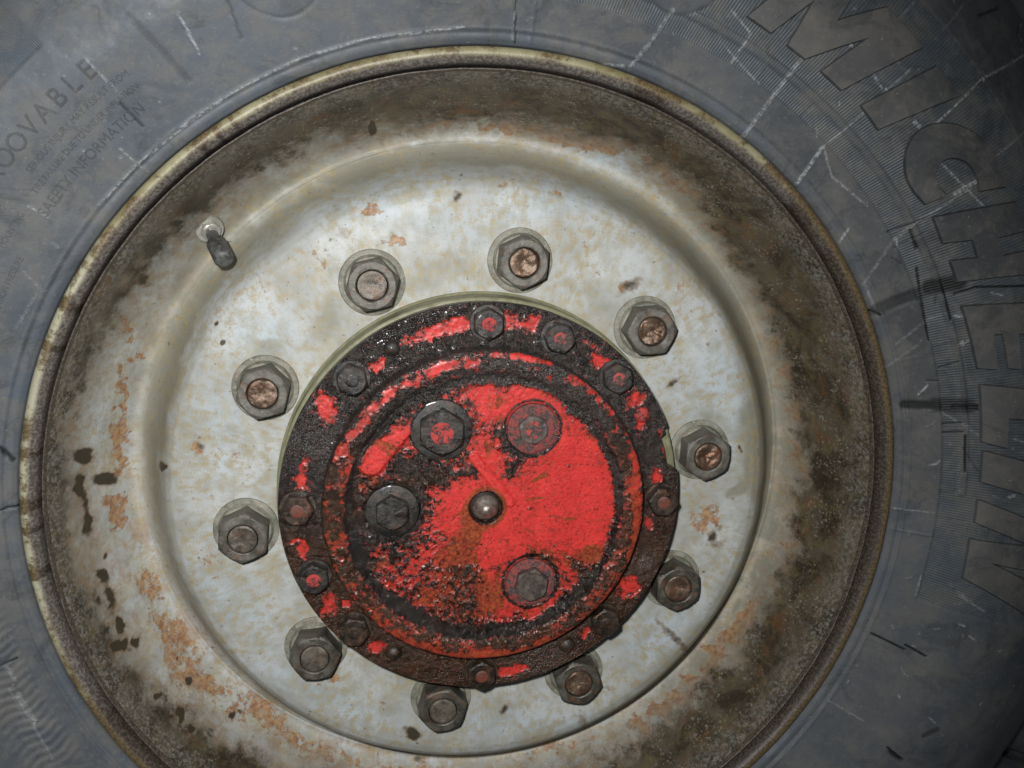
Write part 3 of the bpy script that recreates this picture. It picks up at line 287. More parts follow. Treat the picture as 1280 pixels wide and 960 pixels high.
def mat_rubber(letters=0):
    g = G('moulded_letter_rubber' if letters else 'weathered_black_rubber')
    n1 = g.noise(9, 4); n2 = g.noise(70, 5, .6); n3 = g.noise(500, 4, .7)
    p = g.attr('panel')
    col = g.mix(g.step(n1, .35, .65), (.050, .054, .059), (.090, .092, .094))
    col = g.mix(p, col, (.064, .076, .086))
    col = g.mix(g.m2('MULTIPLY', g.attr('blueish'), .75), col, (.076, .096, .122))
    col = g.mix(g.step(g.noise(24, 5, .65), .5, .72, 0, .5), col, (.15, .145, .135))
    col = g.mix(g.step(n2, .55, .75, 0, .35), col, (.17, .17, .165))
    col = g.mix(g.step(g.noise(18, 4, .6, 1.), .56, .7, 0, .4), col, (.045, .048, .05))
    col = g.mix(g.step(g.noise(35, 8, .78, .5), .44, .60, 0, .55), col, (.125, .12, .108))
    col = g.mix(g.step(g.noise(27, 7, .75, .8, co=g.scaled((1, 1.4, 1))), .52, .66, 0, .5), col, (.030, .034, .038))
    col = g.mix(g.step(g.noise(330, 5, .75), .58, .68, 0, .35), col, (.20, .20, .195))
    col = g.mix(g.step(g.noise(260, 3, .6), .70, .76, 0, .55), col, (.30, .30, .29))
    if letters == 1: col = g.mix(1., col, (1.12, 1.09, 1.06), 'MULTIPLY')
    if letters == 2: col = g.mix(1., col, (.62, .65, .70), 'MULTIPLY')
    if letters == 4: col = g.mix(1., col, (.62, .63, .65), 'MULTIPLY')  # letter side walls darkened, recess shadow painted into the rubber
    if letters == 3: col = g.mix(1., col, (.68, .70, .74), 'MULTIPLY')
    sc = g.m2('MULTIPLY', g.attr('scuff'), g.step(g.noise(380, 4, .75), .42, .58, .12, .9))
    col = g.mix(sc, col, (.42, .44, .45))
    col = g.mix(g.m2('MINIMUM', g.attr('cut'), 1.), col, (.008, .009, .010))
    ribs = g.m2('MULTIPLY', g.m2('SINE', g.attr('phase')), p)
    nor = g.bump(ribs, .00022, .6)
    nor = g.bump(g.m2('ADD', n2, g.m2('MULTIPLY', n3, .35)), .0005, .5, nor)
    return g.done(col, g.step(n2, .3, .7, .5, .68), nor, spec=.42)

def mat_ring():
    g = G('chipped_cream_primer')
    n2 = g.noise(90, 5, .65); n3 = g.noise(500, 4, .7)
    c = g.mix(g.step(g.noise(30, 4), .35, .65), (.19, .165, .08), (.30, .28, .17))
    c = g.mix(g.m2('MULTIPLY', g.attr('cream'), .7), c, (.44, .43, .32))
    c = g.mix(g.step(g.m2('ADD', g.attr('stain'), g.m2('MULTIPLY', g.m2('SUBTRACT', g.noise(55, 8, .76), .5), 3.2)), .30, .7), c, g.mix(g.step(n3, .4, .6), (.085, .062, .032), (.16, .115, .055)))
    c = g.mix(g.step(n3, .6, .75, 0, .5), c, (.14, .09, .045))
    stl = g.mix(g.step(n3, .4, .65), (.075, .062, .052), (.19, .17, .155))
    stl = g.mix(g.step(g.attr('stain'), .5, 1.2, 0, .8), stl, g.mix(g.step(n3, .4, .65), (.022, .016, .010), (.075, .055, .038)))
    c = g.mix(g.attr('steel'), c, stl)
    return g.done(c, .42, g.bump(g.m2('ADD', n2, n3), .0004, .5), spec=.5)

def mat_chip(name, red, under, thr=.5):
    g = G(name); n = g.noise(260, 5, .7, .4); n2 = g.noise(900, 4, .7)
    f = g.step(n, thr - .06, thr + .06)
    return g.done(g.mix(f, under, red), g.fm(f, .25, .42), g.bump(g.m2('ADD', n, n2), .0012, .8), spec=.6)
def mat_plain(name, c1, c2, rough=.5, metal=0., bump=.4, scale=120, spec=.5):
    g = G(name); n1 = g.noise(scale, 5, .65); n2 = g.noise(scale * 5, 4, .7)
    return g.done(g.mix(g.step(n1, .35, .65), c1, c2), rough, g.bump(g.m2('ADD', n1, n2), .0004, bump), metal=metal, spec=spec)

M_disc = mat_disc(); M_cover = mat_tar('oil_caked_red_paint'); M_rubber = mat_rubber(); M_ring = mat_ring(); M_letter = mat_rubber(1); M_small = mat_rubber(2); M_faint = mat_rubber(3); M_edge_shade = mat_rubber(4)
M_nut = mat_iron('dusty_steel', (.085, .08, .064), (.165, .158, .135), .45, (.38, .6), .25)
M_nutd = mat_iron('darker_steel', (.05, .044, .034), (.12, .112, .092), .5, (.3, .55), .25)  # darker steel for the lower nuts
M_wash = mat_iron('dusty_olive_washer', (.14, .138, .105), (.27, .265, .215), .3, (.45, .65), .05)
M_stud = mat_iron('bare_rusty_thread_end', (.10, .062, .040), (.22, .155, .11), .7, (.28, .5), .5)
M_stud2 = mat_iron('grey_thread_end', (.07, .062, .05), (.17, .145, .115), .4, (.3, .55), .3)
M_bolt = mat_iron('greasy_black_bolt', (.010, .009, .008), (.040, .036, .031), .25, (.22, .5), .1, .15)
M_boltb = mat_iron('brown_greasy_bolt', (.016, .011, .007), (.045, .030, .020), .5, (.22, .45), .1, .15)
M_redchip = mat_chip('red_paint_on_bolt', (.46, .045, .04), (.04, .026, .022), .47)
M_redchip2 = mat_chip('worn_red_paint_on_bolt', (.42, .06, .055), (.06, .048, .042), .52)
M_rustchip = mat_plain('rusty_bolt_centre', (.16, .04, .025), (.10, .05, .035), .4, 0, .9, 300)
M_olive = mat_plain('olive_grey_hub_paint', (.17, .165, .09), (.24, .235, .145), .45)
M_pin = mat_plain('bright_pin_steel', (.26, .21, .17), (.50, .46, .41), .34, .8, .5, 300)
M_valve = mat_plain('worn_nickel', (.34, .33, .29), (.50, .49, .45), .38, .45, .5)
M_vcap = mat_plain('grey_valve_cap', (.05, .05, .046), (.14, .14, .135), .4, .15, .9, 260)
M_dark = mat_plain('dark_oily_metal', (.012, .010, .008), (.03, .025, .018), .35)

# ------------------------------------------------------------------ the wheel
wheel = bpy.data.objects.new('truck_wheel', None); scene.collection.objects.link(wheel)
wheel.rotation_euler = (PI / 2, 0, 0)
wheel['label'] = 'lorry wheel with grey rust-freckled disc, oily red hub cover and black tyre'
wheel['category'] = 'wheel'
AX = (0, AXLE_H, 0)

# ---- disc and rim
def disc_attrs(r, t, x, y):
    ta = np.degrees(np.arctan2(y, x)); B = np.array(BROWN)
    rb = np.interp(ta, np.r_[B[-1, 0] - 360, B[:, 0], B[0, 0] + 360], np.r_[B[-1, 1], B[:, 1], B[0, 1]])
    rb = rb + .010 * (fbm(x, y, 30, 4, 3) - .5) + .006 * (fbm(x, y, 110, 3, 8) - .5)
    soft = np.where((ta > 95) & (ta < 150), .0085, .0062)
    return dict(brown=((r - rb) / .01 - .55 * sstep(140, 165, np.where(ta < -30, ta + 360, ta)) * (1 - sstep(215, 240, np.where(ta < -30, ta + 360, ta)))) * np.where((ta > 95) & (ta < 150), .75, 1.),
                rust=np.clip(blobsum(x, y, RUST, .012, 21) * .75, 0, 1.3), spot=np.clip(blobsum(x, y, [(a_, b_, c_ * .74, d_ * .74, e_ * .74, f_ * .74, g_) for a_, b_, c_, d_, e_, f_, g_ in DARK_SPOTS], .0035, 31, 260), 0, 1.5),
                film=np.clip(blobsum(x, y, OLIVE_FILM, .02, 51, 60) + .55 * sstep(.19, .235, r) * sstep(.02, .16, x) * sstep(.255, .245, r) + .75 * np.exp(-((r - .236) / .009) ** 2) * (.35 + .65 * sstep(-.12, 0, y)) + .3 * sstep(.150, .1425, r) + .75 * sstep(.246, .252, r) * sstep(.10, .20, x) * sstep(-.25, -.1, y) + .35 * sstep(.19, .22, r) * sstep(.05, .15, x) * sstep(0, -.1, y), 0, 1), blue=np.clip(blobsum(x, y, CLEAN_BLUE, .02, 61, 60), 0, 1),
                outer=sstep(.240, .250, r), cream=sstep(.240, .250, r) * (.35 + .65 * sstep(.12, -.06, y)), mid=np.exp(-((r - .2745) / .0055) ** 2) * (.08 + .92 * sstep(100, 140, np.where(ta < -30, ta + 360, ta)) * (1 - sstep(215, 240, np.where(ta < -30, ta + 360, ta)))), lip=sstep(.279, .285, r), seam=np.zeros_like(r))
def disc_z(r, t, x, y):
    z = disc_surf(r) - .0006 * (fbm(x, y, 22, 2, 71) - .5)
    a = disc_attrs(r, t, x, y)
    z = z - .00035 * sstep(.3, .7, a['rust'] + (fbm(x, y, 180, 4, 75) - .5))
    # shallow pressed dimples round the disc
    for q in (43, -3, 203): 
        dx = x - .222 * math.cos(math.radians(q)); dy = y - .222 * math.sin(math.radians(q)); z = z - .0012 * np.exp(-(dx * dx + dy * dy) / .0065 ** 2)
    a['seam'] = sstep(.2448, .2455, r) * .55 * sstep(-.06, -.16, y)
    return z, a
THD = np.arange(1300) * 2 * PI / 1300
disc = link('wheel_disc', polar('wheel_disc', np.r_[.136, np.arange(.139, .2449, .00085), .2450, .2455], THD, disc_z), M_disc, wheel, AX)
disc['label'] = 'grey painted pressed steel disc with ochre rust freckles'
def rim_z(r, t, x, y):
    z = np.where(r < .247, np.interp(r, [.2435, .2462, .247], [-.0505, -.0500, -.0500]), smooth_surf(r)); a = disc_attrs(r, t, x, y)
    z = z - .0004 * (fbm(x, y, 300, 4, 81) - .5) * (1 + 2 * a['lip']) - .0005 * (fbm(x, y, 40, 2, 85) - .5)
    a['seam'] = (1 - sstep(.2452, .2468, r)) * (.06 + .8 * sstep(-.06, -.16, y))
    return z, a
RR = np.r_[.2435, np.arange(.2448, .2876, .0007), .2880]
rim = link('rim', polar('rim', RR, THD, rim_z), M_disc, wheel, AX)
rim['label'] = 'rim well coated in brown oil and rust'
# little stones of rust along the rim lip, the lip itself
def lip_fn():
    P = [(.2876, .0290), (.2882, .0328), (.2889, .0338), (.2895, .0330), (.2898, .0270), (.2895, .018)]
    P = np.array(P); nt = 900; T = np.arange(nt) * 2 * PI / nt
    X = P[:, :1] * np.cos(T); Y = P[:, :1] * np.sin(T); Z = np.repeat(P[:, 1:], nt, 1)
    Z = Z + .0010 * (fbm(X, Y, 90, 4, 91) - .5); k = 1 + .0022 * (fbm(X, Y, 60, 4, 95) - .5)
    at = {'steel': np.full(X.shape, .9), 'stain': np.full(X.shape, 1.)}
    return np_mesh('rim_lip', np.stack([X * k, Y * k, Z], -1).reshape(-1, 3), grid_faces(len(P), nt), at)
link('rim_lip', lip_fn(), M_ring, rim)
def ring_fn():
    P = np.array([(.2914, .018), (.2915, .030), (.2918, .0338), (.2926, .0358), (.2938, .0376), (.2950, .0389), (.2962, .0397), (.2976, .0401), (.2990, .0400), (.3002, .0395), (.3012, .0386), (.3020, .0372), (.3023, .0350), (.3024, .0300)])
    nt = 1100; T = np.arange(nt) * 2 * PI / nt; R = np.repeat(P[:, :1], nt, 1); X = R * np.cos(T); Y = R * np.sin(T); Z = np.repeat(P[:, 1:], nt, 1)
    ta = np.degrees(np.arctan2(Y, X))
    k = 1 + .0016 * (fbm(X, Y, 25, 3, 101) - .5); Z = Z + .0004 * (fbm(X, Y, 60, 3, 105) - .5)
    # cleaner cream paint on the left, brown oil on the right and below
    st = .42 + .9 * sstep(-40, -5, -np.abs(ta + 25) + 45) + .5 * (fbm(X, Y, 45, 3, 111) - .5) + .9 * sstep(198, 215, np.where(ta < 0, ta + 360, ta))
    for c, w in ((127.5, .5), (125.2, .25), (122.9, .2), (153, .7), (158.5, .4), (172.3, .3), (179.0, .8), (182.2, .3), (188, .6), (70, 2.3), (33, 2.2), (44, 1.6)):
        d = (ta - c + 180) % 360 - 180; st = st + 1.1 * np.exp(-(d / w) ** 2)
    return np_mesh('side_ring', np.stack([X * k, Y * k, Z], -1).reshape(-1, 3), grid_faces(len(P), nt), {'stain': st, 'cream': sstep(138, 152, np.where(ta < 0, ta + 360, ta)) * (1 - sstep(192, 205, np.where(ta < 0, ta + 360, ta))), 'steel': 1 - sstep(.2952, .2972, R + .0012 * (fbm(X, Y, 50, 3, 115) - .5))})
sr = link('side_ring', ring_fn(), M_ring, wheel, AX); sr['label'] = 'narrow side ring with chipped cream primer'
link('rim_back', lathe('rim_back', [(.280, .0), (.2895, .012), (.31, .015), (.31, -.06)], 128), M_dark, wheel, AX)
# valve
vb = Vector((-.1893, .1817, -.0320)); vt = Vector((-.1742, .1619, .0020)); ax = (vt - vb).normalized(); q = ax.to_track_quat('Z', 'Y')
Lv = (vt - vb).length
wn = Vector((-.55 * vb.x / vb.length, -.55 * vb.y / vb.length, .83)).normalized()      # normal of the rim wall there
def rotated(me, quat, off):
    me.transform(Matrix.Translation(off) @ quat.to_matrix().to_4x4()); return me
valve = link('valve', rotated(lathe('valve', [(1e-5, .010), (.0035, .010), (.0036, .004), (.0095, .0035), (.0102, .001), (.0102, -.006)], 48), wn.to_track_quat('Z', 'Y'), vb), M_valve, wheel, AX)
valve['label'] = 'nickelled tyre valve bent towards the hub'
link('valve_nut', rotated(hexhead('valve_nut', .0125, .001, .0085, .0035, .004, .9, 3), wn.to_track_quat('Z', 'Y'), vb), M_valve, valve)
link('valve_stem', rotated(lathe('valve_stem', [(1e-5, Lv * .7), (.0038, Lv * .7), (.0042, Lv * .68), (.0040, .0), (.0040, -.002)], 32), q, vb), M_vcap, valve)
def knurl(X, Y, R): return 0 * X
capm = lathe('valve_cap', [(1e-5, Lv + .0003), (.0040, Lv), (.0058, Lv - .0008), (.0068, Lv - .0024), (.0068, Lv - .021), (.0062, Lv - .022), (.0040, Lv - .0225)], 48)
link('valve_cap', rotated(capm, q, vb), M_vcap, valve)

# ---- wheel nuts: ten, evenly spaced
NUT_PH = 81.42
nut_rot = [-4, -25, -2, 0, 19, -16, -24, -4.5, -14, -15]
grey_ends = {0: 0, 3: 0, 4: 0, 5: 1, 6: 1, 7: 1, 9: 1}
for i in range(10):
    a = math.radians(NUT_PH - 36 * i); loc = (.1675 * math.cos(a), AXLE_H + .1675 * math.sin(a), 0)
    nm = hexhead('wheel_nut', .0325, .0014, .0213, .0106, .0045, .95, i, .00035)
    o = link('wheel_nut', nm, M_nutd if i in (3, 4, 5, 6) else M_nut, wheel, loc); o.rotation_euler.z = math.radians(nut_rot[i])
    # conical collar under the hexagon
    s1, s2 = rnd.random() * 9, rnd.random() * 9
    link('collar', lathe('collar', [(.0150, .0052), (.0176, .0046), (.0192, .0022), (.0195, .0002)], 64, lambda X, Y, R: .0003 * (fbm(X + s1, Y, 200, 3, 5) - .5)), M_wash, o)
    link('washer', lathe('washer', [(.0150, .0017), (.0221, .0016), (.0228, .0011), (.0230, -.0004)], 72, lambda X, Y, R: .00035 * (fbm(X + s2, Y, 150, 3, 7) - .5)), M_wash, o)
    dz = [.0, -.0006, .0002, -.001, -.0004, .0008, .0004, .0009, .0002, .0006][i]; deep = [.0012, .0022, .0016, .0008, .0012, .0005, .0005, .0004, .0010, .0006][i]
    Rs = [1e-5] + [k * .0008 for k in range(1, 12)]
    pr = [(r, .0207 + dz - deep * math.exp(-(r / .0045) ** 2)) for r in Rs] + [(.0097, .0203 + dz), (.0101, .0190), (.0101, .0160)]
    link('stud', lathe('stud', pr, 48, lambda X, Y, R: (deep * 1.5 + .0004) * (fbm(X + s1, Y + s2, 190, 4, 9) - .5) * (R < .0094)), M_stud2 if grey_ends.get(i) else M_stud, o)

# ---- hub: olive drum, bolted flange, cover
link('hub_drum', lathe('hub_drum', [(.05, .0205), (.1405, .0205), (.1418, .0196), (.1422, .017), (.1422, .0022), (.1436, .0012), (.1440, -.002)], 256, lambda X, Y, R: .0004 * (fbm(X, Y, 60, 3, 6) - .5)), M_olive, wheel, AX)

def flange_edge(th):
    d = (np.degrees(th) + 180) % 360 - 180
    r = .1402 + .0004 * (fbm(np.cos(th) * .1, np.sin(th) * .1, 60, 3, 121) - .5)
    notch = sstep(8.6, 11.0, d) * (1 - sstep(19.6, 21.0, d))
    r = r - .0072 * notch - .0030 * sstep(19.5, 20.5, d) * (1 - sstep(22.0, 23.2, d))
    return r
def tar_noise(x, y): return fbm(x, y, 160, 4, 131)
def flange():
    nt = 1500; th = np.arange(nt) * 2 * PI / nt; re = flange_edge(th)
    s = np.linspace(0, 1, 52)[:, None]; R = .1088 + (re[None] - .0007 - .1088) * s
    extra = np.stack([re - .0003, re, re + .0001, re, re - .0004]); R = np.concatenate([R, extra])
    T = np.repeat(th[None], len(R), 0); X = R * np.cos(T); Y = R * np.sin(T)
    red = blobsum(X, Y, FLANGE_RED, .006, 141, 220)
    tar = np.clip(1.22 - .95 * red + .6 * (tar_noise(X, Y) - .5), -.4, 1.3)
    tar = .5 + .55 * np.tanh((tar - .5) * 1.5)
    ta = np.degrees(T)
    Z = np.full(R.shape, .0326); body = sstep(.35, .6, tar)
    Z = Z + body * (.0007 + .0016 * (fbm(X, Y, 210, 3, 151) - .5) * (.35 + .65 * sstep(-.06, .06, Y))) + .0004 * (fbm(X, Y, 420, 2, 155) - .5)
    # flat discs left where grease was wiped off, shallow ones
    for q, dep in ((158.3, -.0012), (-21.6, -.0008)):
        cx, cy = .1269 * math.cos(math.radians(q)), .1269 * math.sin(math.radians(q)); m = 1 - sstep(.0052, .0060, np.hypot(X - cx, Y - cy)); Z = Z * (1 - m) + m * (.0326 + dep)
    for k, z in enumerate((.0323, .0316, .0305, .0270, .0208)): Z[52 + k] = z
    top = sstep(-.03, .06, Y + .3 * np.abs(X) * 0)
    at = dict(tar=tar, film=np.clip(.3 - .2 * top, 0, 1), oil=np.clip(1 - sstep(-.05, .03, Y - .1 * X), 0, 1) * .9, grey_speck=.35 * top + .5 * np.exp(-((np.hypot(X + .114, Y - .045)) / .02) ** 2) + .5 * np.exp(-((np.hypot(X - .045, Y + .118)) / .03) ** 2) + 1. * np.exp(-((np.hypot(X - .118, Y + .047)) / .007) ** 2))
    return np_mesh('hub_flange', np.stack([X, Y, Z], -1).reshape(-1, 3), grid_faces(*R.shape), at)
fo = link('hub_flange', flange(), M_cover, wheel, AX); fo['label'] = 'round red hub flange caked in black grease'

CZ = .0440
def cover_profile(r):
    return np.interp(r, [0, .0095, .0108, .0118, .0890, .0915, .0935, .0965, .0985, .1010, .1060, .1085, .1100, .1107, .1110], [.038, .038, .039, CZ, CZ, CZ + .0003, CZ + .0014, CZ + .0044, CZ + .0052, CZ + .0056, CZ + .0056, CZ + .0050, CZ + .0036, CZ + .0010, .0315])
def seg(x, y, a, b, w, s):
    vx, vy = b[0] - a[0], b[1] - a[1]; t = np.clip(((x - a[0]) * vx + (y - a[1]) * vy) / (vx * vx + vy * vy), 0, 1)
    return 1 - sstep(w - s, w + s, np.hypot(x - a[0] - t * vx, y - a[1] - t * vy))
def cover():
    nt = 1300; th = np.arange(nt) * 2 * PI / nt
    Rr = np.r_[1e-4, np.arange(.001, .1106, .00052), .1107, .1109, .1110]; R = np.repeat(Rr[:, None], nt, 1)
    T = np.repeat(th[None], len(R), 0); X = R * np.cos(T); Y = R * np.sin(T); Z = cover_profile(R)
    face = 1 - sstep(.090, .0945, R); ringm = sstep(.0945, .097, R)
    tar = -.05 + 1.0 * blobsum(X, Y, COVER_TAR, .010, 161, 150) - .9 * blobsum(X, Y, COVER_CLEAN, .010, 171, 150) + .20 + .5 * (fbm(X * .35 + Y * .2, Y - X * .3, 240, 4, 178) - .5)
    tar = tar + 1.35 * (fbm(X, Y, 150, 5, 131, .6) - .5)
    ang = np.arctan2(Y, X); stk = fbm(ang * .55 + 3, R * 3.5, 16, 4, 231); stk2 = fbm(ang * 1.1 + 9, R * 5, 20, 4, 241)
    tar = tar + 1.1 * (stk2 - .5) * sstep(.02, .05, R)
    tar = .5 + .56 * np.tanh((tar - .5) * 1.0)
    # fillet between face and ring: grease, plus the ring's inner shadow painted in
    fil = np.exp(-((R - .0932 - .004 * (fbm(X, Y, 50, 3, 251) - .5)) / (.0020 + .004 * fbm(X, Y, 70, 4, 255))) ** 2); ta = np.degrees(np.arctan2(Y, X))
    tar = tar * face + (1 - face) * .2 + fil * (1.15 * (.55 + .45 * sstep(-.9, .9, fbm(X, Y, 60, 3, 175) * 2 - 1)))
    rr = blobsum(X, Y, RING_RED, .004, 181, 200)
    groove = np.exp(-((R - .1108) / .0012) ** 2)
    lowring = sstep(.10, -.02, Y)
    tar = tar * (1 - ringm) + ringm * (.98 - .56 * rr + 1.15 * (fbm(X, Y, 170, 4, 185) - .5) - .32 * lowring) + .8 * groove
    film = np.clip(blobsum(X, Y, COVER_FILM, .012, 191, 90), 0, 1.2) * face + ringm * (.25 + .45 * lowring) + face * .9 * sstep(.54, .78, stk) * sstep(.012, .04, R)
    # raised bar at upper left and the thin diagonal rib beside the centre
    bar = seg(X, Y, (-.078, .033), (-.0500, .0690), .0085, .0014)
    rib = seg(X, Y, (-.0090, .0360), (.0165, .0040), .0034, .0010)
    dip = seg(X, Y, (-.0868, .0450), (-.055, .0800), .0050, .0030) * (1 - bar)
    Z = Z + face * (bar * .0026 + rib * .0012 - dip * .0026)
    tar = tar + dip * .9 - .7 * rib - .25 * bar  # tar in the dip paints the dark arc of shadow beside the bar
    body = sstep(.40, .66, tar)
    lump = fbm(X, Y, 300, 3, 151)
    Z = Z + body * (.0005 + .0030 * (lump - .42)) * sstep(.0095, .013, R) * (1 - .4 * ringm) + .00028 * (fbm(X, Y, 420, 2, 155) - .5) * sstep(.011, .013, R) - .0011 * np.clip(groove, 0, 1) * 0
    # seats of the four cover plugs
    for q in (119.7, 61.5, 180.3, -59.1):
        cx, cy = .0638 * math.cos(math.radians(q)), .0638 * math.sin(math.radians(q)); d = np.hypot(X - cx, Y - cy); m = 1 - sstep(.0180, .0195, d)
        Z = Z * (1 - m) + m * (CZ - .0006); tar = tar + .8 * np.exp(-((d - .0195) / .0012) ** 2)
    tar = tar + .9 * np.exp(-((R - .0108) / .0016) ** 2) + .6 * sstep(.0105, .009, R); film = np.clip(film + np.exp(-((R - .0125) / .003) ** 2), 0, 1.2)
    oil = np.clip(film * .5 + lowring * .5 * ringm, 0, 1)
    grey_speck = .45 * np.exp(-((np.hypot(X - .02, Y - .105)) / .07) ** 2) + .25 * sstep(.0, .08, Y)
    return np_mesh('hub_cover', np.stack([X, Y, Z], -1).reshape(-1, 3), grid_faces(*R.shape), dict(tar=tar, film=film, oil=oil, grey_speck=grey_speck))
cov = link('hub_cover', cover(), M_cover, wheel, AX); cov['label'] = 'domed bright red hub cover smeared with black grease'
link('centre_pin', lathe('centre_pin', [(1e-5, .0505), (.0018, .0503), (.0032, .0494), (.0046, .0478), (.0066, .0462), (.0084, .0444), (.0091, .0424), (.0093, .037)], 48), M_pin, cov)

FB = [(90.4, 0, 'r'), (68, 20, 'r2'), (45.2, 5, 'r2'), (0.4, 25, 'b'), (-45, 10, 'o'), (-89.8, 0, 'b'), (-135, 20, 'o'), (-156.8, 5, 'r'), (-179.8, 28, 'b'), (135.6, 12, 'n')]
for i, (q, rz, kind) in enumerate(FB):
    a = math.radians(q); loc = (.1266 * math.cos(a), AXLE_H + .1266 * math.sin(a), 0)
    me = hexhead('flange_bolt', .0192, .0335, .0435, 0, 0, .93, i + 20, .0004, collar=(.0122, .0016))
    o = link('flange_bolt', me, M_boltb if kind in 'bo' else M_bolt, wheel, loc); o.rotation_euler.z = math.radians(rz)
    s1 = rnd.random() * 5
    rad = {'r': .0048, 'r2': .0046, 'b': .0046, 'o': .0044, 'n': .0046}[kind]
    link('bolt_boss', lathe('bolt_boss', [(1e-5, .0440)] + [(rad * k, .0440 - .0001 * k) for k in (.3, .6, .85)] + [(rad, .0436), (rad * 1.04, .0428)], 40, lambda X, Y, R: .0006 * (fbm(X + s1, Y, 300, 3, 3) - .5)),
         {'r': M_redchip, 'r2': M_redchip2, 'b': M_rustchip, 'o': M_boltb, 'n': M_bolt}[kind], o)
for q, r, m, h in ((120.6, .0056, M_bolt, .0046), (29.7, .0058, M_redchip, .0040), (-59.9, .0062, M_boltb, .0050), (-119.2, .0058, M_boltb, .0044)):
    a = math.radians(q)
    link('dowel', lathe('dowel', [(1e-5, .0333 + h)] + [(r * math.sin(k), .0333 + h * math.cos(k)) for k in (.35, .7, 1.0, 1.3)] + [(r, .0330)], 40, lambda X, Y, R: .0004 * (fbm(X + r, Y, 260, 3, 13) - .5)), m, wheel, (.1264 * math.cos(a), AXLE_H + .1264 * math.sin(a), 0))

# four big plugs in the cover
def plug(q, collar_r, af, top, rz, bm_, seat_m, capm_, caprad):
    a = math.radians(q); loc = (.0638 * math.cos(a), AXLE_H + .0638 * math.sin(a), CZ)
    sd = q * .013
    o = link('cover_plug', hexhead('cover_plug', af, .0020, top, 0, 0, .96, sd, .0005), bm_, wheel, loc); o.rotation_euler.z = math.radians(rz)
    link('plug_washer', lathe('plug_washer', [(.008, .0024), (collar_r - .0016, .0024), (collar_r - .0004, .0019), (collar_r, .0006), (collar_r, -.0012)], 72, lambda X, Y, R: .0006 * (fbm(X + sd, Y, 240, 3, 17) - .5)), seat_m, o)
    if capm_: link('plug_boss', lathe('plug_boss', [(1e-5, top + .0005)] + [(caprad * k, top + .0005) for k in (.3, .6, .85)] + [(caprad, top + .0002), (caprad * 1.05, top - .001)], 48, lambda X, Y, R: .0007 * (fbm(X + sd, Y, 300, 4, 19) - .5)), capm_, o)
    return o
M_mix = mat_chip('half_wiped_red_washer', (.26, .045, .04), (.06, .045, .04), .5)
M_mixg = mat_plain('wiped_grey_plug', (.04, .035, .03), (.13, .10, .085), .35, .1, .8, 200)
o = plug(119.7, .0210, .0285, .0100, 0, M_bolt, M_bolt, M_redchip, .0075); o['label'] = 'largest greasy cover plug with red centre'
plug(61.5, .0178, .0190, .0052, 10, M_mixg, M_mix, M_redchip2, .0062)['label'] = 'cover plug wiped half clean, grey and red'
plug(180.3, .0182, .0215, .0085, 5, M_bolt, M_bolt, None, 0)
plug(-59.1, .0176, .0215, .0085, -10, M_mixg, M_mix, None, 0)

# ---- tyre
def theta_list():
    d = [-60.]; 
    while d[-1] < 299.7:
        q = d[-1]; st = .105 if -32 <= q < 62 else (.2 if 62 <= q < 212 else .6)
        d.append(q + st)
    return np.radians(np.array(d))
R_IN, R_TRK0, R_TRK1, R_OUT = .3325, .3440, .3488, .4335
FLECKS = []
for _ in range(110):
    a_ = math.radians(rnd.uniform(-30, 70) if rnd.random() < .7 else rnd.uniform(75, 215)); r_ = rnd.uniform(.315, .50); d_ = a_ + rnd.choice((.4, .5, -.9, 1.2, 2.2)) + rnd.uniform(-.3, .3); l_ = rnd.choice((.0006, .0008, .001, .0015, .002, .004))
    x_, y_ = r_ * math.cos(a_), r_ * math.sin(a_)
    FLECKS.append(([(x_, y_), (x_ + l_ * math.cos(d_), y_ + l_ * math.sin(d_)), (x_ + l_ * 1.7 * math.cos(d_ + .3), y_ + l_ * 1.7 * math.sin(d_ + .3))], rnd.choice((.0003, .0005, .0009)), rnd.uniform(.25, .8)))
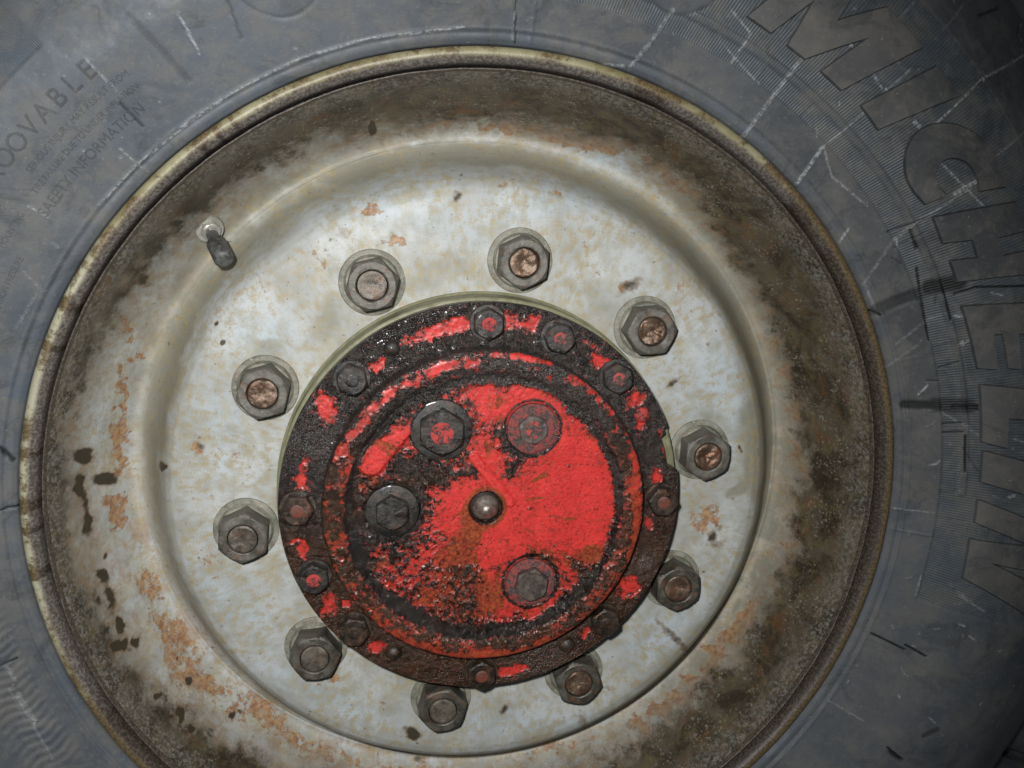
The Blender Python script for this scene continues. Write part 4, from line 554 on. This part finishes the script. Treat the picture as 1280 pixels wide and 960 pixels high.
def tyre():
    th = theta_list()
    Rr = np.r_[.3026, .3029, .3034, np.arange(.304, .452, .00085), np.arange(.452, .52, .0016), [.5205, .523, .527, .532, .538, .545, .555, .565, .575, .585, .60, .61, .62]]
    R = np.repeat(Rr[:, None], len(th), 1); T = np.repeat(th[None], len(Rr), 0); X = R * np.cos(T); Y = R * np.sin(T)
    PZ = [(.3026, .026), (.3028, .032), (.3034, .0362), (.306, .0385), (.3110, .0402), (.3122, .0414), (.3140, .0420)] + [(a, b) for a, b in PROF[31:-6].tolist() if a > .315] + [(.490, .024), (.505, .010), (.512, .003), (.5165, -.003), (.520, -.010), (.526, -.018), (.545, -.026), (.57, -.034), (.60, -.044), (.62, -.075)]
    PZ = np.array(PZ); sm = 0
    for o_, w in ((-.006, .1), (-.003, .2), (0, .4), (.003, .2), (.006, .1)): sm = sm + w * np.interp(R + o_, PZ[:, 0], PZ[:, 1])
    z0 = np.interp(R, PZ[:, 0], PZ[:, 1]); wsm = sstep(.318, .324, R) * (1 - sstep(.50, .505, R)); Z = z0 * (1 - wsm) + sm * wsm
    deg = np.degrees(T)
    d1 = (deg + 180) % 360 - 180
    panel = sstep(-13.3, -13.1, d1) * (1 - sstep(86, 86.4, d1)) * sstep(R_IN - .0003, R_IN + .0006, R) * (1 - sstep(R_OUT - .0006, R_OUT + .0003, R))
    # second ribbed patch, upper left, and the one past it
    panel = np.maximum(panel, sstep(132.3, 132.6, d1) * (1 - sstep(150, 151, d1)) * sstep(.3868, .3880, R) * (1 - sstep(.4335, .4345, R)))
    # plain oval fields: one right of the top, one left of it
    def oval(c, r0, a, b, s=.03):
        u = ((d1 - c) * PI / 180 * r0) / a; v = (R - r0) / b; return np.hypot(u, v)
    ov = oval(72.2, .376, .030, .0345)
    panel = panel * sstep(.98, 1.0, ov)
    Z = Z - panel * .0007
    track = panel * sstep(R_TRK0 - .0005, R_TRK0 + .0005, R) * (1 - sstep(R_TRK1 - .0005, R_TRK1 + .0005, R)) * sstep(.8, 1.2, d1)
    Z = Z + track * .0009
    Z = Z + .0005 * np.exp(-((R - .3117) / .0008) ** 2) - .0005 * np.exp(-((R - .3096) / .0007) ** 2)
    Z = Z - .0006 * np.exp(-((ov - 1) / .025) ** 2)
    ov2 = oval(111.5, .379, .036, .044); Z = Z - .0007 * np.exp(-((ov2 - 1) / .022) ** 2)
    Z = Z - .0007 * np.exp(-((R - .4345) / .0010) ** 2) * sstep(25, 26, d1) * (1 - sstep(80, 81, d1))
    # radial mould vents and ticks
    for q, a, b, h in ((-4.6, .306, .333, .0004), (9., .333, .3440, -.0005), (-2.2, .333, .352, -.0004), (20, .333, .344, -.0005), (33.5, .330, .352, -.0006), (53, .333, .3440, -.0005), (60, .333, .344, .0005), (86.1, .304, .33, .0005)):
        Z = Z + h * np.exp(-((d1 - q) * PI / 180 * R / .0009) ** 2) * sstep(a, a + .001, R) * (1 - sstep(b - .001, b, R))
    # gentle unevenness, radial flex lines at lower left
    Z = Z + .0010 * (fbm(X, Y, 14, 2, 201) - .5) + .00022 * (fbm(X, Y, 120, 3, 205) - .5)
    fl_ = sstep(-170, -166, d1) * (1 - sstep(-151, -146, d1)) * sstep(.318, .322, R) * (1 - sstep(.345, .352, R))
    Z = Z + fl_ * .00028 * np.sin(d1 * 2 * PI / 1.05 + 1.5 * np.sin(R * 300))
    sc = lines(X, Y, SCUFF + FLECKS); cu = lines(X, Y, [(p_, w_ * 1.35, s_ * 1.3) for p_, w_, s_ in CUTS])
    Z = Z + .00035 * sc - .0009 * np.clip(cu, 0, 1.2)
    # shoulder blocks: sipes cut into the shoulder
    lug = ((d1 / 5.2) % 1); Z = Z - .012 * sstep(.517, .524, R) * (1 - sstep(.06, .10, np.abs(lug - .5)))
    k = (d1 + 180) / 8.7 % 1
    Z = Z - .004 * np.exp(-((k - .5) / .02) ** 2) * sstep(.490, .497, R) * (1 - sstep(.508, .512, R))
    blue = np.clip(sstep(75, 100, np.where(d1 < 0, d1 + 360, d1)) * .6 + .6 * np.exp(-((R - .3075) / .003) ** 2) + .4 * sstep(20, 60, d1), 0, 1) * (.6 + .8 * (fbm(X, Y, 16, 3, 221) - .3))  # bluish tint, with sheen on the left painted into the rubber colour
    Z = np.where(R < .3032, z0, Z)
    return np_mesh('tyre', np.stack([X, Y, Z], -1).reshape(-1, 3), grid_faces(*R.shape), dict(panel=panel * (1 - .6 * track), phase=np.where(d1 > 130, T * 1900, T * 1150) + (R * 260), scuff=sc, cut=cu, blueish=np.clip(blue, 0, 1))), PZ
tme, PZ = tyre()
ty = link('tyre', tme, M_rubber, wheel, AX); ty['label'] = 'black radial truck tyre with moulded sidewall lettering'
def tz(r):
    s = 0
    for o_, w in ((-.006, .1), (-.003, .2), (0, .4), (.003, .2), (.006, .1)): s = s + w * np.interp(r + o_, PZ[:, 0], PZ[:, 1])
    return s
def relief(name, bm, h, sink=.0012, stepu=.004, draft=.0001):
    """bm is flat: x = angle(rad)*0.38, y = radius. Cut in cells, lay on the sidewall, give thickness."""
    xs = [v.co.x for v in bm.verts]; ys = [v.co.y for v in bm.verts]
    def cut(axis, lo, hi):
        k = lo + stepu
        while k < hi:
            co = (k, 0, 0) if axis == 0 else (0, k, 0); no = (1, 0, 0) if axis == 0 else (0, 1, 0)
            bmesh.ops.bisect_plane(bm, geom=bm.verts[:] + bm.edges[:] + bm.faces[:], plane_co=co, plane_no=no, dist=1e-7); k += stepu
    cut(0, min(xs), max(xs)); cut(1, min(ys), max(ys))
    be = [e for e in bm.edges if len(e.link_faces) == 1]
    off = {}
    for e in be:
        f = e.link_faces[0]; c = f.calc_center_median(); a, b = e.verts; d = (b.co - a.co).normalized(); n = Vector((d.y, -d.x, 0))
        if (c - a.co).dot(n) > 0: n = -n
        for v in e.verts: off.setdefault(tuple(round(q, 7) for q in v.co), Vector((0, 0, 0))); off[tuple(round(q, 7) for q in v.co)] += n
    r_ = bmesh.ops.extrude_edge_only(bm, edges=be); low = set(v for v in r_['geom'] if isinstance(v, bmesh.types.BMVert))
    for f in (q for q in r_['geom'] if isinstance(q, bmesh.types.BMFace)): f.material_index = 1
    for v in low:
        n = off.get(tuple(round(q, 7) for q in v.co))
        if n and n.length > 1e-6: v.co += n.normalized() * draft
    for v in bm.verts:
        th = v.co.x / .38; r = v.co.y; dz = -sink if v in low else h
        z = float(tz(r)) + dz + .0010 * (float(fbm(np.array([r * math.cos(th)]), np.array([r * math.sin(th)]), 14, 2, 201)[0]) - .5)
        v.co = (r * math.cos(th), r * math.sin(th), z)
    bmesh.ops.recalc_face_normals(bm, faces=bm.faces[:])
    me = bpy.data.meshes.new(name); bm.to_mesh(me); bm.free()
    me.polygons.foreach_set('use_smooth', np.ones(len(me.polygons), bool)); me.set_sharp_from_angle(angle=math.radians(35))
    return me
for ch, pts in LETTERS:
    bm = bmesh.new(); vs = [bm.verts.new((math.radians(a) * .38, r, 0)) for a, r in pts]
    tri = tessellate_polygon([[v.co for v in vs]])
    for t3 in tri: bm.faces.new([vs[k] for k in t3])
    bm.normal_update()
    f_bad = [f for f in bm.faces if f.normal.z < 0]
    if f_bad: bmesh.ops.reverse_faces(bm, faces=f_bad)
    me = relief('raised_letter', bm, .0008, draft=.0013); me.materials.append(M_letter); me.materials.append(M_edge_shade); link('raised_letter', me, None, ty)
# small moulded lettering: one line of text bent round the sidewall, one object per character for the big word
def text_line(s, th_c, r, size, width=None, h=.0004, name='moulded_lettering', stroke=0., mat=None):
    cu = bpy.data.curves.new('tmp', 'FONT'); cu.body = s; cu.size = size; cu.align_x = 'CENTER'; cu.resolution_u = 3; cu.offset = stroke
    ob = bpy.data.objects.new('tmp', cu); scene.collection.objects.link(ob); bpy.context.view_layer.update()
    dg = bpy.context.evaluated_depsgraph_get(); me = bpy.data.meshes.new_from_object(ob.evaluated_get(dg)); bpy.data.objects.remove(ob)
    bm = bmesh.new(); bm.from_mesh(me); bmesh.ops.remove_doubles(bm, verts=bm.verts[:], dist=1e-6)
    xs = [v.co.x for v in bm.verts]; w = max(xs) - min(xs); k = (width / w) if width else 1.
    for v in bm.verts:
        v.co.x = th_c * .38 - v.co.x * k * .38 / r; v.co.y = r + v.co.y; v.co.z = 0
    bmesh.ops.reverse_faces(bm, faces=bm.faces[:])
    me = relief(name, bm, h, stepu=.006); me.materials.append(mat or M_faint); me.materials.append(mat or M_faint); return link(name, me, None, ty)
word = 'REGROOVABLE'; N_ = len(word)
for i, ch in enumerate(word):
    text_line(ch, math.radians(131.1 + 1.83 * (N_ - 1 - i)), .3590, .0150, None, .0005, 'raised_letter', .00005, M_small)
text_line('SAFETY INFORMATION', math.radians(137.3), .3300, .0085, .088, .0003)
text_line('SERIOUS INJURY MAY RESULT FROM', math.radians(135.2), .3490, .0052, .082, .0003)
text_line('TIRE FAILURE DUE TO UNDER INFLATION', math.radians(136), .3408, .0052, .088, .0003)
text_line('OVERLOADING', math.radians(148.5), .3490, .0052, .030, .0003)
text_line('MOUNTING', math.radians(147.8), .3400, .0052, .024, .0003)
text_line('INFLATION PRESSURE', math.radians(153.6), .3290, .0052, .042, .0003)
